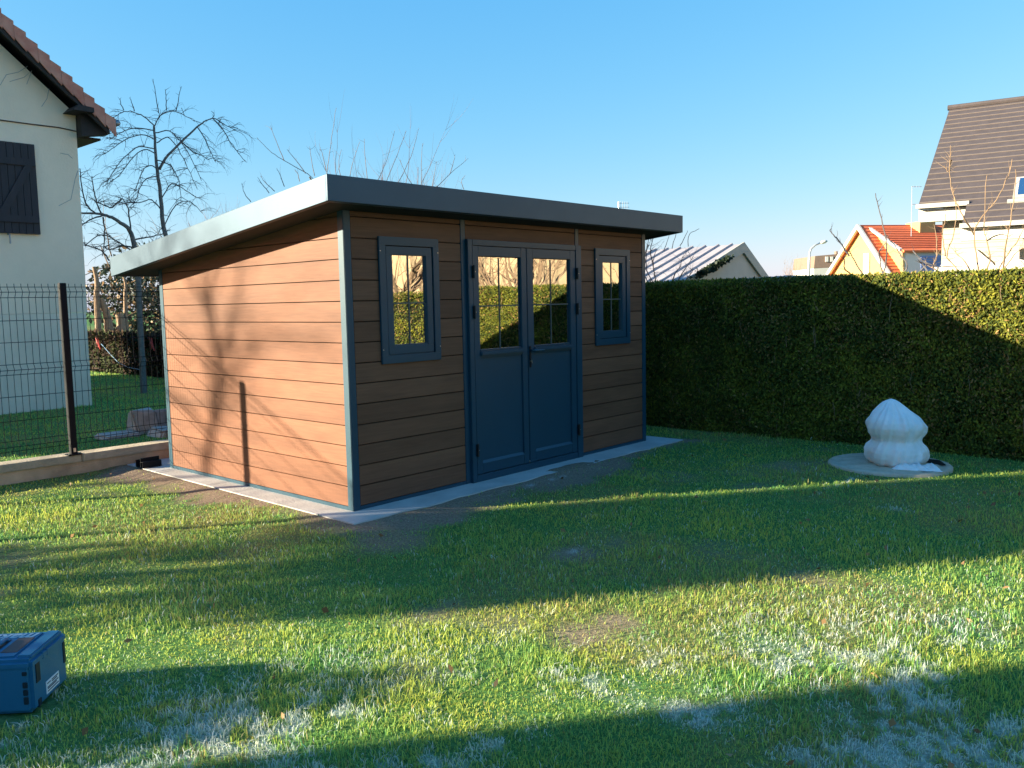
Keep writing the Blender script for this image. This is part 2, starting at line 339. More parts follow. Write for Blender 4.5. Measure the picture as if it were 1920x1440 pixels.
# ------------------------------------------------------------------ grass blades
def blades():
    N = 760000
    th = YAW+RNG.uniform(-.88, .88, N); k = .45
    a, b = 1.55**k, 24**k; r = (a+(b-a)*RNG.random(N))**(1/k)
    x = CAM[0]+r*np.cos(th); y = CAM[1]+r*np.sin(th)
    ok = ~((x > SLAB[0]) & (x < SLAB[1]) & (y > SLAB[2]-.005) & (y < SLAB[3]))
    mound = (x > 1.75) & (x < 2.95) & (y < -.12) & (y < -.2) & (y > SLAB[2]-.01) & (RNG.random(N) < .12); ok |= mound
    ok &= ~((y > 3.45) & (y < 3.72)); ok &= ~((y > 8.6) & (x < 1.6)); ok &= ~((x > 5.25) & (y < 9)); ok &= ~((x > 4.6) & (y > 8)); ok &= np.hypot(x-4.21, y+2.5) > .50
    ok &= ~((x > -3.2) & (x < -2.66) & (y > -1.58) & (y < -1.22))
    x, y, r = x[ok], y[ok], r[ok]; n = len(x)
    sm, fm, st = soil_mask(x, y), frost_mask(x, y), straw_mask(x, y)
    keep = RNG.random(n) > sm*.93; x, y, r, sm, fm, st = x[keep], y[keep], r[keep], sm[keep], fm[keep], st[keep]; n = len(x)
    z = ground_z(x, y)-.004
    tuft = fbm(x+3, y-8, 3.1); lush = sst(.38, .62, fbm(x-30, y+4, 1.3))
    h = (.012+.028*RNG.random(n)**1.3)*(.30+1.40*tuft)*(1-.45*sm)*(.8+.35*lush)
    long = RNG.random(n) < .03; h[long] *= 1.55
    w = (.0011+.0008*RNG.random(n))*(1+.20*np.maximum(r-2.5, 0))
    ph = RNG.uniform(0, 2*math.pi, n); lean = RNG.random(n)**1.1*1.15; lx, ly = np.cos(ph)*lean*h, np.sin(ph)*lean*h
    qa = ph+math.pi/2+RNG.normal(0, .5, n); wx, wy = np.cos(qa)*w, np.sin(qa)*w
    P = np.empty((n, 5, 3), np.float32)
    P[:, 0] = np.stack([x-wx, y-wy, z], -1); P[:, 1] = np.stack([x+wx, y+wy, z], -1)
    P[:, 2] = np.stack([x+.35*lx+wx*.8, y+.35*ly+wy*.8, z+.6*h], -1); P[:, 3] = np.stack([x+.35*lx-wx*.8, y+.35*ly-wy*.8, z+.6*h], -1)
    P[:, 4] = np.stack([x+lx, y+ly, z+h*(1-.25*lean)], -1)
    g1, g2 = np.array([.070, .40, .135]), np.array([.70, .68, .11])
    t = np.clip(.45*RNG.random(n)+.75*fbm(x, y, .8)+.7*(fbm(x+12, y+40, 3.4)-.5)-.06, 0, 1)[:, None]
    c = g1*(1-t)+g2*t
    c = c*(.75+.5*RNG.random(n))[:, None]
    sr = (RNG.random(n) < .05+.42*st)[:, None]; c = np.where(sr, np.array([.50, .42, .16])*(.6+.7*RNG.random(n))[:, None], c)
    fr = (RNG.random(n) < fm)[:, None]; fa = (.55+.43*RNG.random(n))[:, None]
    cf = np.where(fr, c*(1-fa)+np.array([.86, .88, .90])*fa, c)
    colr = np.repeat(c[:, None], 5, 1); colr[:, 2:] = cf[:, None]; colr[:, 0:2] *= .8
    i = np.arange(n)[:, None]*5
    return kind(quads('grass', P.reshape(-1, 3), i+np.array([0, 1, 2, 3]), M['blade'], col=colr.reshape(-1, 3), tris=i+np.array([3, 2, 4])), 'stuff')
blades()

# ------------------------------------------------------------------ the shed
P_ = .155; LX, LY = 3.99, 2.895; ZB, SL = 2.200, .113
shed = thing('garden_shed', 'brown plank garden shed with dark blue double doors and sloping flat roof', 'garden shed', (2, 1.45, -.03))
def soff(y): return ZB-SL*y
def front_boards(x0, x1, z0, z1, y=.0, side=-1):
    mb = MB(); k0 = int(math.floor(z0/P_+1e-6))
    for k in range(k0, 16):
        a, b = max(z0, k*P_+.0035), min(z1, (k+1)*P_-.0035)
        if b-a > .01: mb.box(x0, x1, min(y, y-side*.024), max(y, y-side*.024), a, b, bev=.003)
    return mb
# backing of each wall (dark joints) with openings left for glazing
def wall_front(x0, x1, z0, z1, hole=None):
    mb = MB()
    if hole is None: mb = front_boards(x0, x1, z0, z1)
    else:
        hx0, hx1, hz0, hz1 = hole
        for k in range(16):
            a, b = max(z0, k*P_+.0035), min(z1, (k+1)*P_-.0035)
            if b-a <= .01: continue
            if b <= hz0+.03 or a >= hz1-.03: mb.box(x0, x1, 0, .024, a, b, bev=.003)
            else: mb.box(x0, hx0+.02, 0, .024, a, b, bev=.003); mb.box(hx1-.02, x1, 0, .024, a, b, bev=.003)
    bk = MB()
    if hole is None: bk.box(x0, x1, .027, .05, z0-.02, z1)
    else:
        hx0, hx1, hz0, hz1 = hole; a, b = hx0+.055, hx1-.055
        bk.box(x0, a, .027, .05, z0-.02, z1); bk.box(b, x1, .027, .05, z0-.02, z1); bk.box(a, b, .027, .05, z0-.02, hz0+.055); bk.box(a, b, .027, .05, hz1-.055, z1)
    w = mb.build('wall', M['wood_x'], shed); bk.build('wall_backing', M['gap'], w); return w
W1 = (.312, .933, 1.062, 2.037); W2 = (3.068, 3.680, 1.062, 2.037)
wall_front(.065, 1.199, 0, 2.21, W1); wall_front(2.818, 3.926, 0, 2.21, W2)
wall_front(1.258, 2.757, 2.056, 2.21)
sw = MB()                                                          # lit side wall, boards cut under the roof slope
for xa, xb in ((.0, .024), (LX-.024, LX)):
    mb = MB()
    for k in range(15):
        a, b = k*P_+.0035, (k+1)*P_-.0035; y0, y1 = .065, 2.83; zt = lambda y: soff(y)+.012
        if a > zt(y0): continue
        pl = [(xa, y0, a)]
        ye = y1 if a < zt(y1) else (ZB+.012-a)/SL
        pl.append((xa, ye, a))
        if b < zt(ye): pl.append((xa, ye, b))
        else:
            if ye == y1: pl.append((xa, y1, zt(y1)))
            if b < zt(y0): pl.append((xa, (ZB+.012-b)/SL, b))
        pl.append((xa, y0, min(b, zt(y0)))); mb.prism(pl, (xb-xa, 0, 0))
    w = mb.build('wall', M['wood_y'], shed)
    xi = .027 if xa == 0 else LX-.05
    MB().prism([(xi, .065, -.02), (xi, 2.83, -.02), (xi, 2.83, soff(2.83)+.01), (xi, .065, soff(.065)+.01)], (.023, 0, 0)).build('wall_backing', M['gap'], w)
front_boards(.065, 3.925, 0, 1.88, y=LY, side=1).build('wall', M['wood_x'], shed)
for x0, x1, y0, y1, zt in ((-.004, .065, -.004, .065, 2.215), (1.199, 1.258, -.004, .03, 2.215), (2.757, 2.818, -.004, .03, 2.215), (3.926, LX+.004, -.004, .065, 2.215), (-.004, .065, 2.83, LY+.004, 1.90), (3.926, LX+.004, 2.83, LY+.004, 1.90)):
    box(x0, x1, y0, y1, -.03, zt, bev=.004).build('corner_post' if x0 < 1 and y0 < 3 and (x0 < .1) or x0 > 3.5 else 'post', M['anth'], shed)
br = MB(); br.box(.065, 1.199, -.002, .03, -.03, .0); br.box(2.818, 3.926, -.002, .03, -.03, .0); br.box(-.002, .03, .065, 2.83, -.03, .0); br.box(LX-.03, LX+.002, .065, 2.83, -.03, 0); br.box(.065, 3.926, LY-.03, LY+.002, -.03, 0)
br.build('base_rail', M['anth'], shed)
inn = MB(); inn.box(.06, 3.93, .06, 2.84, -.028, -.018); inn.box(.06, 3.93, 2.78, 2.80, 0, 1.85); inn.build('interior_floor', M['inside'], shed)
# roof: four folded fascia boards round a sloping deck
RX0, RX1, RY0, RY1, RH = -.322, 4.322, -.27, 3.205, .180
rf = MB()
def slab(mb, x0, x1, y0, y1, lo, hi):
    mb.prism([(x0, y0, soff(y0)+lo), (x0, y1, soff(y1)+lo), (x0, y1, soff(y1)+hi), (x0, y0, soff(y0)+hi)], (x1-x0, 0, 0))
slab(rf, RX0+.02, RX1-.02, RY0+.02, RY1-.02, RH-.03, RH-.012)
roof = rf.build('roof', M['roofmetal'], shed)
for nm, a in (('fascia', (RX0, RX1, RY0, RY0+.018)), ('fascia', (RX0, RX1, RY1-.018, RY1)), ('fascia', (RX0, RX0+.018, RY0+.018, RY1-.018)), ('fascia', (RX1-.018, RX1, RY0+.018, RY1-.018))):
    mb = MB(); slab(mb, *a, 0, RH)
    ob = mb.build(nm, M['roofmetal'], roof)
    bv = ob.modifiers.new('bevel', 'BEVEL'); bv.width = .003; bv.segments = 2
lip = MB(); slab(lip, RX0+.018, RX0+.045, RY0+.018, RY1-.018, .0, .004); slab(lip, RX1-.045, RX1-.018, RY0+.018, RY1-.018, .0, .004); slab(lip, RX0+.045, RX1-.045, RY0+.018, RY0+.045, .0, .004)
lip.build('fascia_lip', M['roofmetal'], roof)
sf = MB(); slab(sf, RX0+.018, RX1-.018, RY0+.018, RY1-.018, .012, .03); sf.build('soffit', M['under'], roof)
# windows
def window(x0, x1, z0, z1):
    yf = -.020
    fr = MB(); e = .066
    fr.box(x0, x1, yf, .0, z1-e, z1, bev=.004); fr.box(x0, x1, yf, .0, z0, z0+e, bev=.004); fr.box(x0, x0+e, yf, .0, z0+e-.004, z1-e+.004, bev=.003); fr.box(x1-e, x1, yf, .0, z0+e-.004, z1-e+.004, bev=.003)
    win = fr.build('window', M['anth'], shed)
    a0, a1, b0, b1 = x0+e+.004, x1-e-.006, z0+e+.002, z1-e-.006; g = .066; ys = -.012
    sa = MB(); sa.box(a0, a1, ys, .02, b1-g, b1, bev=.005); sa.box(a0, a1, ys, .02, b0, b0+g, bev=.005); sa.box(a0, a0+g, ys, .02, b0+g-.005, b1-g+.005, bev=.004); sa.box(a1-g, a1, ys, .02, b0+g-.005, b1-g+.005, bev=.004)
    sa.build('sash', M['anth'], win)
    glaze(win, a0+g, a1-g, b0+g, b1-g, .012, (b0+b1)/2-.02)
    for sx in (x0+.012, x1-.012):
        for sz in (z1-.11, z0+.11): MB().tube([(sx, yf-.002, sz), (sx, yf, sz)], .004, 8).build('screw', M['steel'], win)
def glaze(par, x0, x1, z0, z1, y, zm):
    box(x0-.004, x1+.004, y, y+.006, z0-.004, z1+.004).build('pane', M['pane'], par)
    xm = (x0+x1)/2; mb = MB(); mb.box(xm-.0055, xm+.0055, y-.005, y-.001, z0, z1); mb.box(x0, xm-.0055, y-.005, y-.001, zm-.0055, zm+.0055); mb.box(xm+.0055, x1, y-.005, y-.001, zm-.0055, zm+.0055)
    mb.build('glazing_bar', M['muntin'], par)
    bd = MB(); t = .010
    bd.box(x0-.001, x1+.001, y-.018, y-.001, z0-.001, z0+t); bd.build('glazing_bead', M['anth'], par)
window(*W1); window(*W2)
# doors
df = MB(); yf = -.034
df.box(1.251, 1.308, yf, .03, -.028, 2.052, bev=.004); df.box(2.730, 2.787+.031, yf, .03, -.028, 2.052, bev=.004); df.box(1.308, 2.730, yf, .03, 2.003, 2.052, bev=.004); df.box(1.308, 2.730, yf+.004, .03, -.028, .034, bev=.003)
dframe = df.build('door_frame', M['anth'], shed)
def door(x0, x1, gx0, gx1):
    yd = -.028; z0, z1 = .038, 1.999; gz0, gz1 = 1.104, 1.915
    mb = MB(); mb.box(x0, gx0, yd, .018, z0, z1, bev=.004); mb.box(gx1, x1, yd, .018, z0, z1, bev=.004)
    mb.box(gx0-.004, gx1+.004, yd+.001, .018, gz1, z1-.002, bev=.003); mb.box(gx0-.004, gx1+.004, yd+.001, .018, 1.046, gz0, bev=.003); mb.box(gx0-.004, gx1+.004, yd+.001, .018, z0+.002, .125, bev=.003)
    d = mb.build('door', M['anth'], shed)
    box(gx0-.002, gx1+.002, yd+.016, .012, .12, 1.05).build('door_panel', M['anth'], d)
    mo = MB(); mo.box(gx0-.012, gx1+.012, yd-.022, yd+.004, 1.062, 1.104, bev=.010); mo.build('door_moulding', M['anth'], d)
    lo = MB(); lo.prism([(gx0-.006, yd-.001, .118), (gx0-.006, yd+.017, .118), (gx0-.006, yd+.017, .152), (gx0-.006, yd-.001, .128)], (gx1-gx0+.012, 0, 0)); lo.build('door_moulding', M['anth'], d)
    glaze(d, gx0+.012, gx1-.012, gz0+.004, gz1-.010, -.004, 1.49)
    return d
dl = door(1.311, 2.004, 1.386, 1.930); dr = door(2.010, 2.727, 2.098, 2.645)
for d, x in ((dl, 1.304), (dr, 2.734)):
    for z in (1.78, 1.44, .255):
        hb = MB(); hb.box(x-.011, x+.011, -.050, -.030, z-.052, z+.052, bev=.004); hb.tube([(x, -.052, z-.056), (x, -.052, z+.056)], .008, 10)
        h = hb.build('hinge', M['black'], d); MB().tube([(x+.008, -.058, z), (x+.008, -.049, z)], .004, 8).build('hinge_screw', M['steel'], h)
hp = MB(); hp.box(2.020, 2.046, -.040, -.026, .918, 1.118, bev=.006); hn = hp.build('handle', M['black'], dr)
MB().tube([(2.033, -.030, 1.075), (2.033, -.078, 1.075), (2.045, -.086, 1.075), (2.165, -.086, 1.072)], [.010, .010, .010, .009], 10).build('lever', M['anth'], hn, True)
MB().tube([(2.034, -.030, .978), (2.034, -.047, .978)], .010, 12).add(*[[(2.0345, -.048, .988), (2.036, -.049, .958), (2.042, -.049, .958), (2.040, -.048, .988)], [(0, 1, 2, 3)]]).build('lock', M['steel'], hn)
box(1.996, 2.006, -.034, -.028, .040, .062, bev=.002).build('bolt', M['steel'], dl)

# metal profile left at the rear corner, hose end at the far corner
mt = MB(); mt.box(-.20, -.01, 3.10, 3.105, -.026, .070); mt.box(-.20, -.01, 3.105, 3.20, -.026, -.020); mt.box(-.20, -.01, 3.20, 3.205, -.026, .045); mt.box(-.20, -.01, 3.06, 3.10, .030, .036); mt.box(-.20, -.01, 3.055, 3.06, -.026, .036)
tag(mt.build('metal_profile', M['fence']), 'dark metal channel profile lying on the slab at the shed rear corner', 'metal profile')
hs = [(4.06+.035*math.cos(a), .35, .02+.07+.035*math.sin(a)*1.8) for a in np.linspace(0, 2*math.pi, 15)]
hs2 = MB().tube(hs, .014, 7); hs2.tube([(4.07, .35, -.025), (4.10, .33, .05), (4.075, .35, .14)], .012, 7)
tag(hs2.build('hose_coil', M['black'], None, True), 'small black hose coil standing by the far front corner of the shed', 'hose')

# ------------------------------------------------------------------ garden wall and mesh fence
gwl = thing('garden_wall', 'low tan rendered garden wall with coping stone under the mesh fence', 'wall', (-2, 3.6, GZ))
wb = MB().box(-6.2, 5.0, 3.505, 3.68, -.2, .055); wb.build('wall', M['wallconc'], gwl)
cp = MB()
for i in range(12):
    x0 = -6.2+i*.935; cp.box(x0+.003, x0+.932, 3.485+.004*random.random(), 3.70, .055, .128+.004*random.random(), bev=.008)
cp.build('coping', M['cap'], gwl)
fen = thing('mesh_fence', 'dark welded mesh panel fence with square posts on the low garden wall', 'fence', (-2, 3.53, .13))
def panel(x0, x1):
    mb = MB(); y = 3.53; r = .0032
    rows = [1.747, 1.700, 1.650, 1.440, 1.240, 1.037, .987, .942, .740, .515, .330, .280, .235]
    bend = {1.700: -.032, .987: -.032, .280: -.032}
    for z in rows: mb.tube([(x0, y+bend.get(z, 0), z), (x1, y+bend.get(z, 0), z)], r, 5)
    for x in np.arange(x0+.03, x1-.01, .0583):
        mb.tube([(x, y, .18), (x, y, .235), (x, y-.032, .280), (x, y, .330), (x, y, .942), (x, y-.032, .987), (x, y, 1.037), (x, y, 1.650), (x, y-.032, 1.700), (x, y, 1.747), (x, y, 1.778)], .0028, 4)
    mb.build('mesh_panel', M['fence'], fen)
def post(x):
    p = box(x-.030, x+.030, 3.490, 3.550, .13, 1.785, bev=.004).build('fence_post', M['fence'], fen)
    box(x-.065, x+.065, 3.468, 3.572, .130, .142, bev=.003).build('base_plate', M['fence'], p)
    for dx in (-.05, .05): MB().tube([(x+dx, 3.485, .142), (x+dx, 3.485, .152)], .008, 6).build('bolt', M['steel'], p)
    box(x-.012, x+.012, 3.482, 3.489, .16, .20, bev=.003).build('clamp', M['steel'], p)
for a in (-4.755, -2.705, -.655, 1.395, 3.445): post(a)
for a in (-4.72, -2.67, -.62, 1.43): panel(a, a+1.98)

# ------------------------------------------------------------------ leaf clouds
def leafcloud(name, P, Nn, cols, ln, wd, mat_, parent, jitter=.9, up=.3, curl=.25, flat=0):
    n = len(P); d = Nn+RNG.normal(0, jitter, (n, 3)); d[:, 2] += up; d /= np.linalg.norm(d, axis=1)[:, None]+1e-9
    if flat:                                                        # leaf faces look outwards, tips hang or rise
        nn = Nn+RNG.normal(0, flat, (n, 3)); nn /= np.linalg.norm(nn, axis=1)[:, None]+1e-9
        d = RNG.normal(0, .55, (n, 3))+[0, 0, .8]; d -= nn*np.sum(d*nn, 1)[:, None]*.8; d /= np.linalg.norm(d, axis=1)[:, None]+1e-9
    a = np.cross(d, nn) if flat else np.cross(d, RNG.normal(0, 1, (n, 3))); a /= np.linalg.norm(a, axis=1)[:, None]+1e-9; b = np.cross(d, a)
    l = ln*(.6+.8*RNG.random(n))[:, None]; w = wd*(.6+.8*RNG.random(n))[:, None]
    V = np.stack([P, P+d*l*.55+a*w, P+d*l+b*l*curl, P+d*l*.55-a*w], 1)
    i = np.arange(n)[:, None]*4
    return quads(name, V.reshape(-1, 3), i+np.arange(4), mat_, parent, np.repeat(cols, 4, 0))
def hedge(name, label, x0, x1, y0, y1, z0, z1, n, cA, cB, cdead, dead=.06, ln=.085, wd=.018, core='core', faces='wtse', dense=None):
    t = thing(name, label, 'hedge', ((x0+x1)/2, (y0+y1)/2, z0))
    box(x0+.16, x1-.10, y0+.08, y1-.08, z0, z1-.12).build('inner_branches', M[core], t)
    A = {'w': (y1-y0)*(z1-z0), 't': (x1-x0)*(y1-y0)*1.2, 's': (x1-x0)*(z1-z0), 'e': (y1-y0)*(z1-z0)*.25, 'n': (x1-x0)*(z1-z0)}; tot = sum(A[f] for f in faces)
    PP, NN = [], []
    for f in faces:
        m = int(n*A[f]/tot); u, v = RNG.random(m), RNG.random(m); dd = .19*RNG.random(m)**1.15
        if dense and f in 'wt': k = RNG.random(m) < dense[2]; u = np.where(k, (dense[0]+(dense[1]-dense[0])*u-y0)/(y1-y0), u)
        if f in 'wens':
            zz = z0+(z1-z0)*v; along = y0+(y1-y0)*u if f in 'we' else x0+(x1-x0)*u
            bul = .06*(fbm(along+5, zz*1.3, 2.2)-.5)+.035*(fbm(along, zz, 7)-.5)
            if f == 'w': p = np.stack([x0+dd-bul, along, zz], -1); nn = (-1, 0, .35)
            elif f == 'e': p = np.stack([x1-dd+bul, along, zz], -1); nn = (1, 0, .35)
            elif f == 's': p = np.stack([along, y0+dd-bul, zz], -1); nn = (0, -1, .35)
            else: p = np.stack([along, y1-dd+bul, zz], -1); nn = (0, 1, .35)
        else:
            xx, yy = x0+(x1-x0)*u, y0+(y1-y0)*v; p = np.stack([xx, yy, z1-.06-dd*.8+.07*(fbm(xx, yy, 2.5)-.5)+.05*(fbm(xx, yy, 9)-.5)], -1); nn = (0, 0, 1)
        PP.append(p); NN.append(np.tile(nn, (m, 1)))
    P = np.concatenate(PP); Nn = np.concatenate(NN); m = len(P)
    tt = np.clip(.65*RNG.random(m)+.7*fbm(P[:, 1]+P[:, 0], P[:, 2]*1.5, 3.)-.2, 0, 1)[:, None]**1.5
    c = np.array(cA)*(1-tt)+np.array(cB)*tt; c = c*(.7+.6*RNG.random(m))[:, None]
    dd = (RNG.random(m) < dead*(1+2.5*sst(.55, .7, fbm(P[:, 1], P[:, 2], 1.6))))[:, None]; c = np.where(dd, np.array(cdead)*(.6+.8*RNG.random(m))[:, None], c)
    leafcloud('foliage', P, Nn, c, ln, wd, M['hedgeleaf'], t, flat=.55)
    st = MB()
    for i in range(130):                               # bare stems showing in the face
        y = random.uniform(y0, y1); z = random.uniform(z0+.1, z1-.3); h = random.uniform(.1, .35)
        st.tube([(x0+.04, y, z), (x0-.005, y+random.uniform(-.03, .03), z+h*.5), (x0+.05, y+random.uniform(-.05, .05), z+h)], [.004, .003, .002], 4, False)
    kind(st.build('stems', M['tantwig'], t), 'stuff')
    return t
hedge('hedge', 'tall clipped green conifer hedge along the right of the lawn, half in shed shadow', 5.12, 5.95, -9.5, 7.4, GZ-.05, 1.72, 560000, (.028, .052, .018), (.31, .285, .034), (.28, .17, .065), .06, .036, .0078, 'core', 'wtse', (-4.6, 1.3, .62))
hedge('hedge', 'brown winter hedge in the neighbouring yard beyond the mesh fence', 4.65, 5.5, 8.2, 26, GZ, .99, 26000, (.035, .022, .016), (.07, .042, .028), (.04, .05, .02), .25, .10, .03, 'darkcore', 'wts')

# ------------------------------------------------------------------ covered plant on its round lid
lc = np.array([4.215, -2.50])
ld = MB().lathe([(0, .035), (.30, .037), (.41, .034), (.43, .024), (.46, .024), (.48, .034), (.515, .032), (.53, .02), (.535, -.04)], (lc[0], lc[1], GZ), 56)
tag(ld.build('manhole_lid', M['lid'], None, True), 'round flat concrete lid with raised rim set in the lawn near the hedge', 'lid')
cov = MB(); pc = np.array([4.225, -2.545]); nA, nZ = 150, 84
prof = [(r_[0], r_[1]*.92) for r_ in ((0, .235), (.028, .276), (.065, .298), (.12, .304), (.165, .288), (.20, .260), (.228, .242), (.258, .252), (.30, .282), (.35, .294), (.40, .278), (.44, .246), (.488, .194), (.53, .142), (.572, .088), (.598, .048), (.612, .0))]
pz, pr = np.array([p[0] for p in prof]), np.array([p[1] for p in prof]); Zs = .612*(np.arange(nZ)/(nZ-1)); As = 2*np.pi*np.arange(nA)/nA
AA, ZZ = np.meshgrid(As, Zs); RR = np.interp(ZZ, pz, pr); RR = (RR+np.roll(RR, 1, 0)*.5+np.roll(RR, -1, 0)*.5)/2; RR[0] = pr[0]; RR[-1] = .001
ca, sa_ = np.cos(AA), np.sin(AA); per = lambda f, k: fbm(ca*f+k, sa_*f+ZZ*f*.9+k*2, 1., 3)-.5
gath = np.sin(AA*17+5*per(1.6, 3)+3*np.sin(AA*3))
RR = RR+np.minimum(RR/.2, 1)*(.0012*gath*np.exp(-((ZZ-.275)/.05)**2)+.001*np.sin(AA*13+4*per(1.5, 8))*np.exp(-((ZZ-.175)/.05)**2)+.13*per(1.7, 14)+.10*per(3.6, 23)+.055*np.abs(per(8., 31))-.012*np.exp(-((AA % 6.283-4.0-1.6*(ZZ-.45))/.05)**2)*(ZZ > .38))
XX = pc[0]+RR*ca-.03*sst(.35, .6, ZZ)*.67-.0; YY = pc[1]+RR*sa_+.045*sst(.35, .6, ZZ)*.74
V = np.stack([XX, YY, GZ+.036+ZZ*.97+.02*per(2.5, 41)*(ZZ > .03)*(ZZ < .58)], -1).reshape(-1, 3)
F = [(i*nA+k, i*nA+(k+1) % nA, (i+1)*nA+(k+1) % nA, (i+1)*nA+k) for i in range(nZ-1) for k in range(nA)]
cov.add(V, F)
pcv = cov.build('fleece_cover', M['fleece'], None, True)
tag(pcv, 'white fleece winter cover tied round its waist, standing on the round lid', 'plant cover')
sk = MB()
for j in range(3):
    c0 = np.array([3.985+.05*j, -2.70-.10*j]); n = 14; V = []; nr_ = 5
    for i in range(nr_):
        for k in range(n):
            a = 2*math.pi*k/n; r = (1-i/(nr_-1))*(.085+.025*math.sin(3*a+j)); V.append((c0[0]+r*math.cos(a)*.8, c0[1]+r*math.sin(a)*1.2, GZ+.034+.05*(i/(nr_-1))**.7+.014*math.sin(5*a+i)*(i > 0)))
    sk.add(V, [(i*n+k, i*n+(k+1) % n, (i+1)*n+(k+1) % n, (i+1)*n+k) for i in range(nr_-1) for k in range(n)])
tag(sk.build('fleece_sheet', M['fleece'], None, True), 'crumpled spare white sheet lying on the lid at the foot of the fleece cover', 'sheet')
bg = MB(); bg.prism([(4.34, -2.95, GZ+.036), (4.52, -2.85, GZ+.036), (4.56, -2.55, GZ+.036), (4.44, -2.62, GZ+.036)], (0, 0, .012))
tag(bg.build('dark_mat', M['black']), 'thin dark strip lying on the lid behind the fleece cover', 'mat')

# ------------------------------------------------------------------ tool case
TC = np.array([-2.765, -1.575]); ta = rad(46); e1 = np.array([math.cos(ta), math.sin(ta)]); e2 = np.array([-e1[1], e1[0]])
tb = thing('tool_case', 'teal blue plastic power tool case with white lettering on its lid', 'tool case', (TC[0]+e1[0]*.14+e2[0]*.2, TC[1]+e1[1]*.14+e2[1]*.2, GZ))
def tp(a, b, z): return np.array([TC[0]+e1[0]*a+e2[0]*b, TC[1]+e1[1]*a+e2[1]*b, GZ+z])     # a along the short end, b along the long side
def tbox(a0, a1, b0, b1, z0, z1, bev=.004):
    m = MB().box(a0, a1, b0, b1, z0, z1, bev=bev); m.v = [tuple(tp(*v)) for v in m.v]; return m
TA, TB_, TH = .315, .41, .236
tbox(.006, TA-.006, .006, TB_-.006, .012, TH-.016, .016).build('case_body', M['teal'], tb)
lidp = tbox(.002, TA-.002, .002, TB_-.002, TH-.050, TH-.004, .014); lidp.add(*(lambda m: (m.v, m.f))(tbox(.03, TA-.03, .075, TB_-.02, TH-.012, TH+.003, .006)))
lidp.add(*(lambda m: (m.v, m.f))(tbox(.025, TA-.025, .012, .068, TH-.012, TH+.006, .006)))
lidc = lidp.build('case_lid', M['teal'], tb)
tbox(.07, .22, .085, .15, TH+.0028, TH+.0052, .002).build('latch_inset', M['brownlatch'], lidc)
tbox(.055, .205, .17, .26, TH+.0026, TH+.005, .002).build('handle_recess', M['tealdark'], lidc)
MB().tube([tp(.075, .18, TH+.006), tp(.085, .18, TH+.018), tp(.175, .18, TH+.018), tp(.19, .18, TH+.006)], .008, 8).build('case_handle', M['teal'], lidc, True)
for z0, z1 in ((.168, .184), (.118, .142), (.088, .112), (.052, .082)): tbox(.002, .010, .022, .040, z0, z1, .002).build('side_slot', M['tealdark'], tb)
for a0, a1, z0, z1 in ((.040, .075, .120, .205), (.045, .072, .020, .052), (TA-.040, TA-.020, .10, .19)): tbox(a0, a1, .003, .012, z0, z1, .002).build('end_slot', M['tealdark'], tb)
for a in (.10, .135): tbox(a, a+.012, .001, .01, .195, .222, .002).build('end_rib', M['teal'], tb)
stk = tbox(.115, .225, .0035, .006, .040, .092, .0005); sticker = stk.build('sticker', M['label'], tb)
ik = MB()
for i, (a0, a1, z) in enumerate(((.122, .150, .082), (.160, .216, .083), (.160, .205, .076), (.122, .215, .066), (.122, .200, .060), (.122, .216, .050))):
    ik.add(*(lambda m: (m.v, m.f))(tbox(a0, a1, .0026, .0036, z-.002, z+.002, 0)))
ik.build('printing', M['ink'], sticker)
fc = bpy.data.curves.new('lettering', 'FONT'); fc.body = 'makita'; fc.size = .088; fc.extrude = .0006; fc.shear = .25; fc.offset = .0022
fo = bpy.data.objects.new('lettering_curve', fc); COL.objects.link(fo); bpy.context.view_layer.update()
fm_ = bpy.data.meshes.new_from_object(fo.evaluated_get(bpy.context.evaluated_depsgraph_get())); bpy.data.objects.remove(fo)
fm_.materials.clear(); fm_.materials.append(M['faded']); letter = bpy.data.objects.new('lettering', fm_); COL.objects.link(letter); letter.parent = lidc
# the words read from the far side of the case, so from here they stand upside down
xax = Vector((e2[0], e2[1], 0)); yax = Vector((-e1[0], -e1[1], 0))
o3 = Vector(tp(TA-.050, .085, TH+.0042))-Vector(tb.location)
letter.matrix_local = Matrix(((xax.x, yax.x, 0, o3.x), (xax.y, yax.y, 0, o3.y), (0, 0, 1, o3.z), (0, 0, 0, 1)))

# ------------------------------------------------------------------ neighbour house, left
HY = 8.6; nh = thing('white_house', 'old white rendered house with dark shutter and red tiled gable roof at left', 'house', (-1.5, 12.8, GZ))
RX = -2.4; HR = 4.30+(2.0-RX)*.862                                 # ridge line
hw = MB().prism([(2*RX-1.585, HY, 1.49), (1.585, HY, 1.49), (1.605, HY, 4.48), (RX, HY, HR-.16), (2*RX-1.605, HY, 4.48)], (0, 8.2, 0)); wl = hw.build('wall', M['render'], nh)
MB().box(2*RX-1.565, 1.565, HY+.0, HY+8.18, -.25, 1.486).build('plinth', M['plinth'], wl)
def crack(pts, r=.004): MB().tube([ony(u, v, HY-.002) for u, v in pts], r, 4, False).build('crack', M['crack'], wl)
crack([(0, 160), (12, 140), (35, 135), (52, 124)]); crack([(18, 153), (45, 145), (60, 132), (50, 158)]); crack([(78, 200), (88, 185), (92, 166)]); crack([(110, 386), (133, 374), (141, 335), (146, 320)]); crack([(113, 287), (128, 290), (136, 297)], .004)
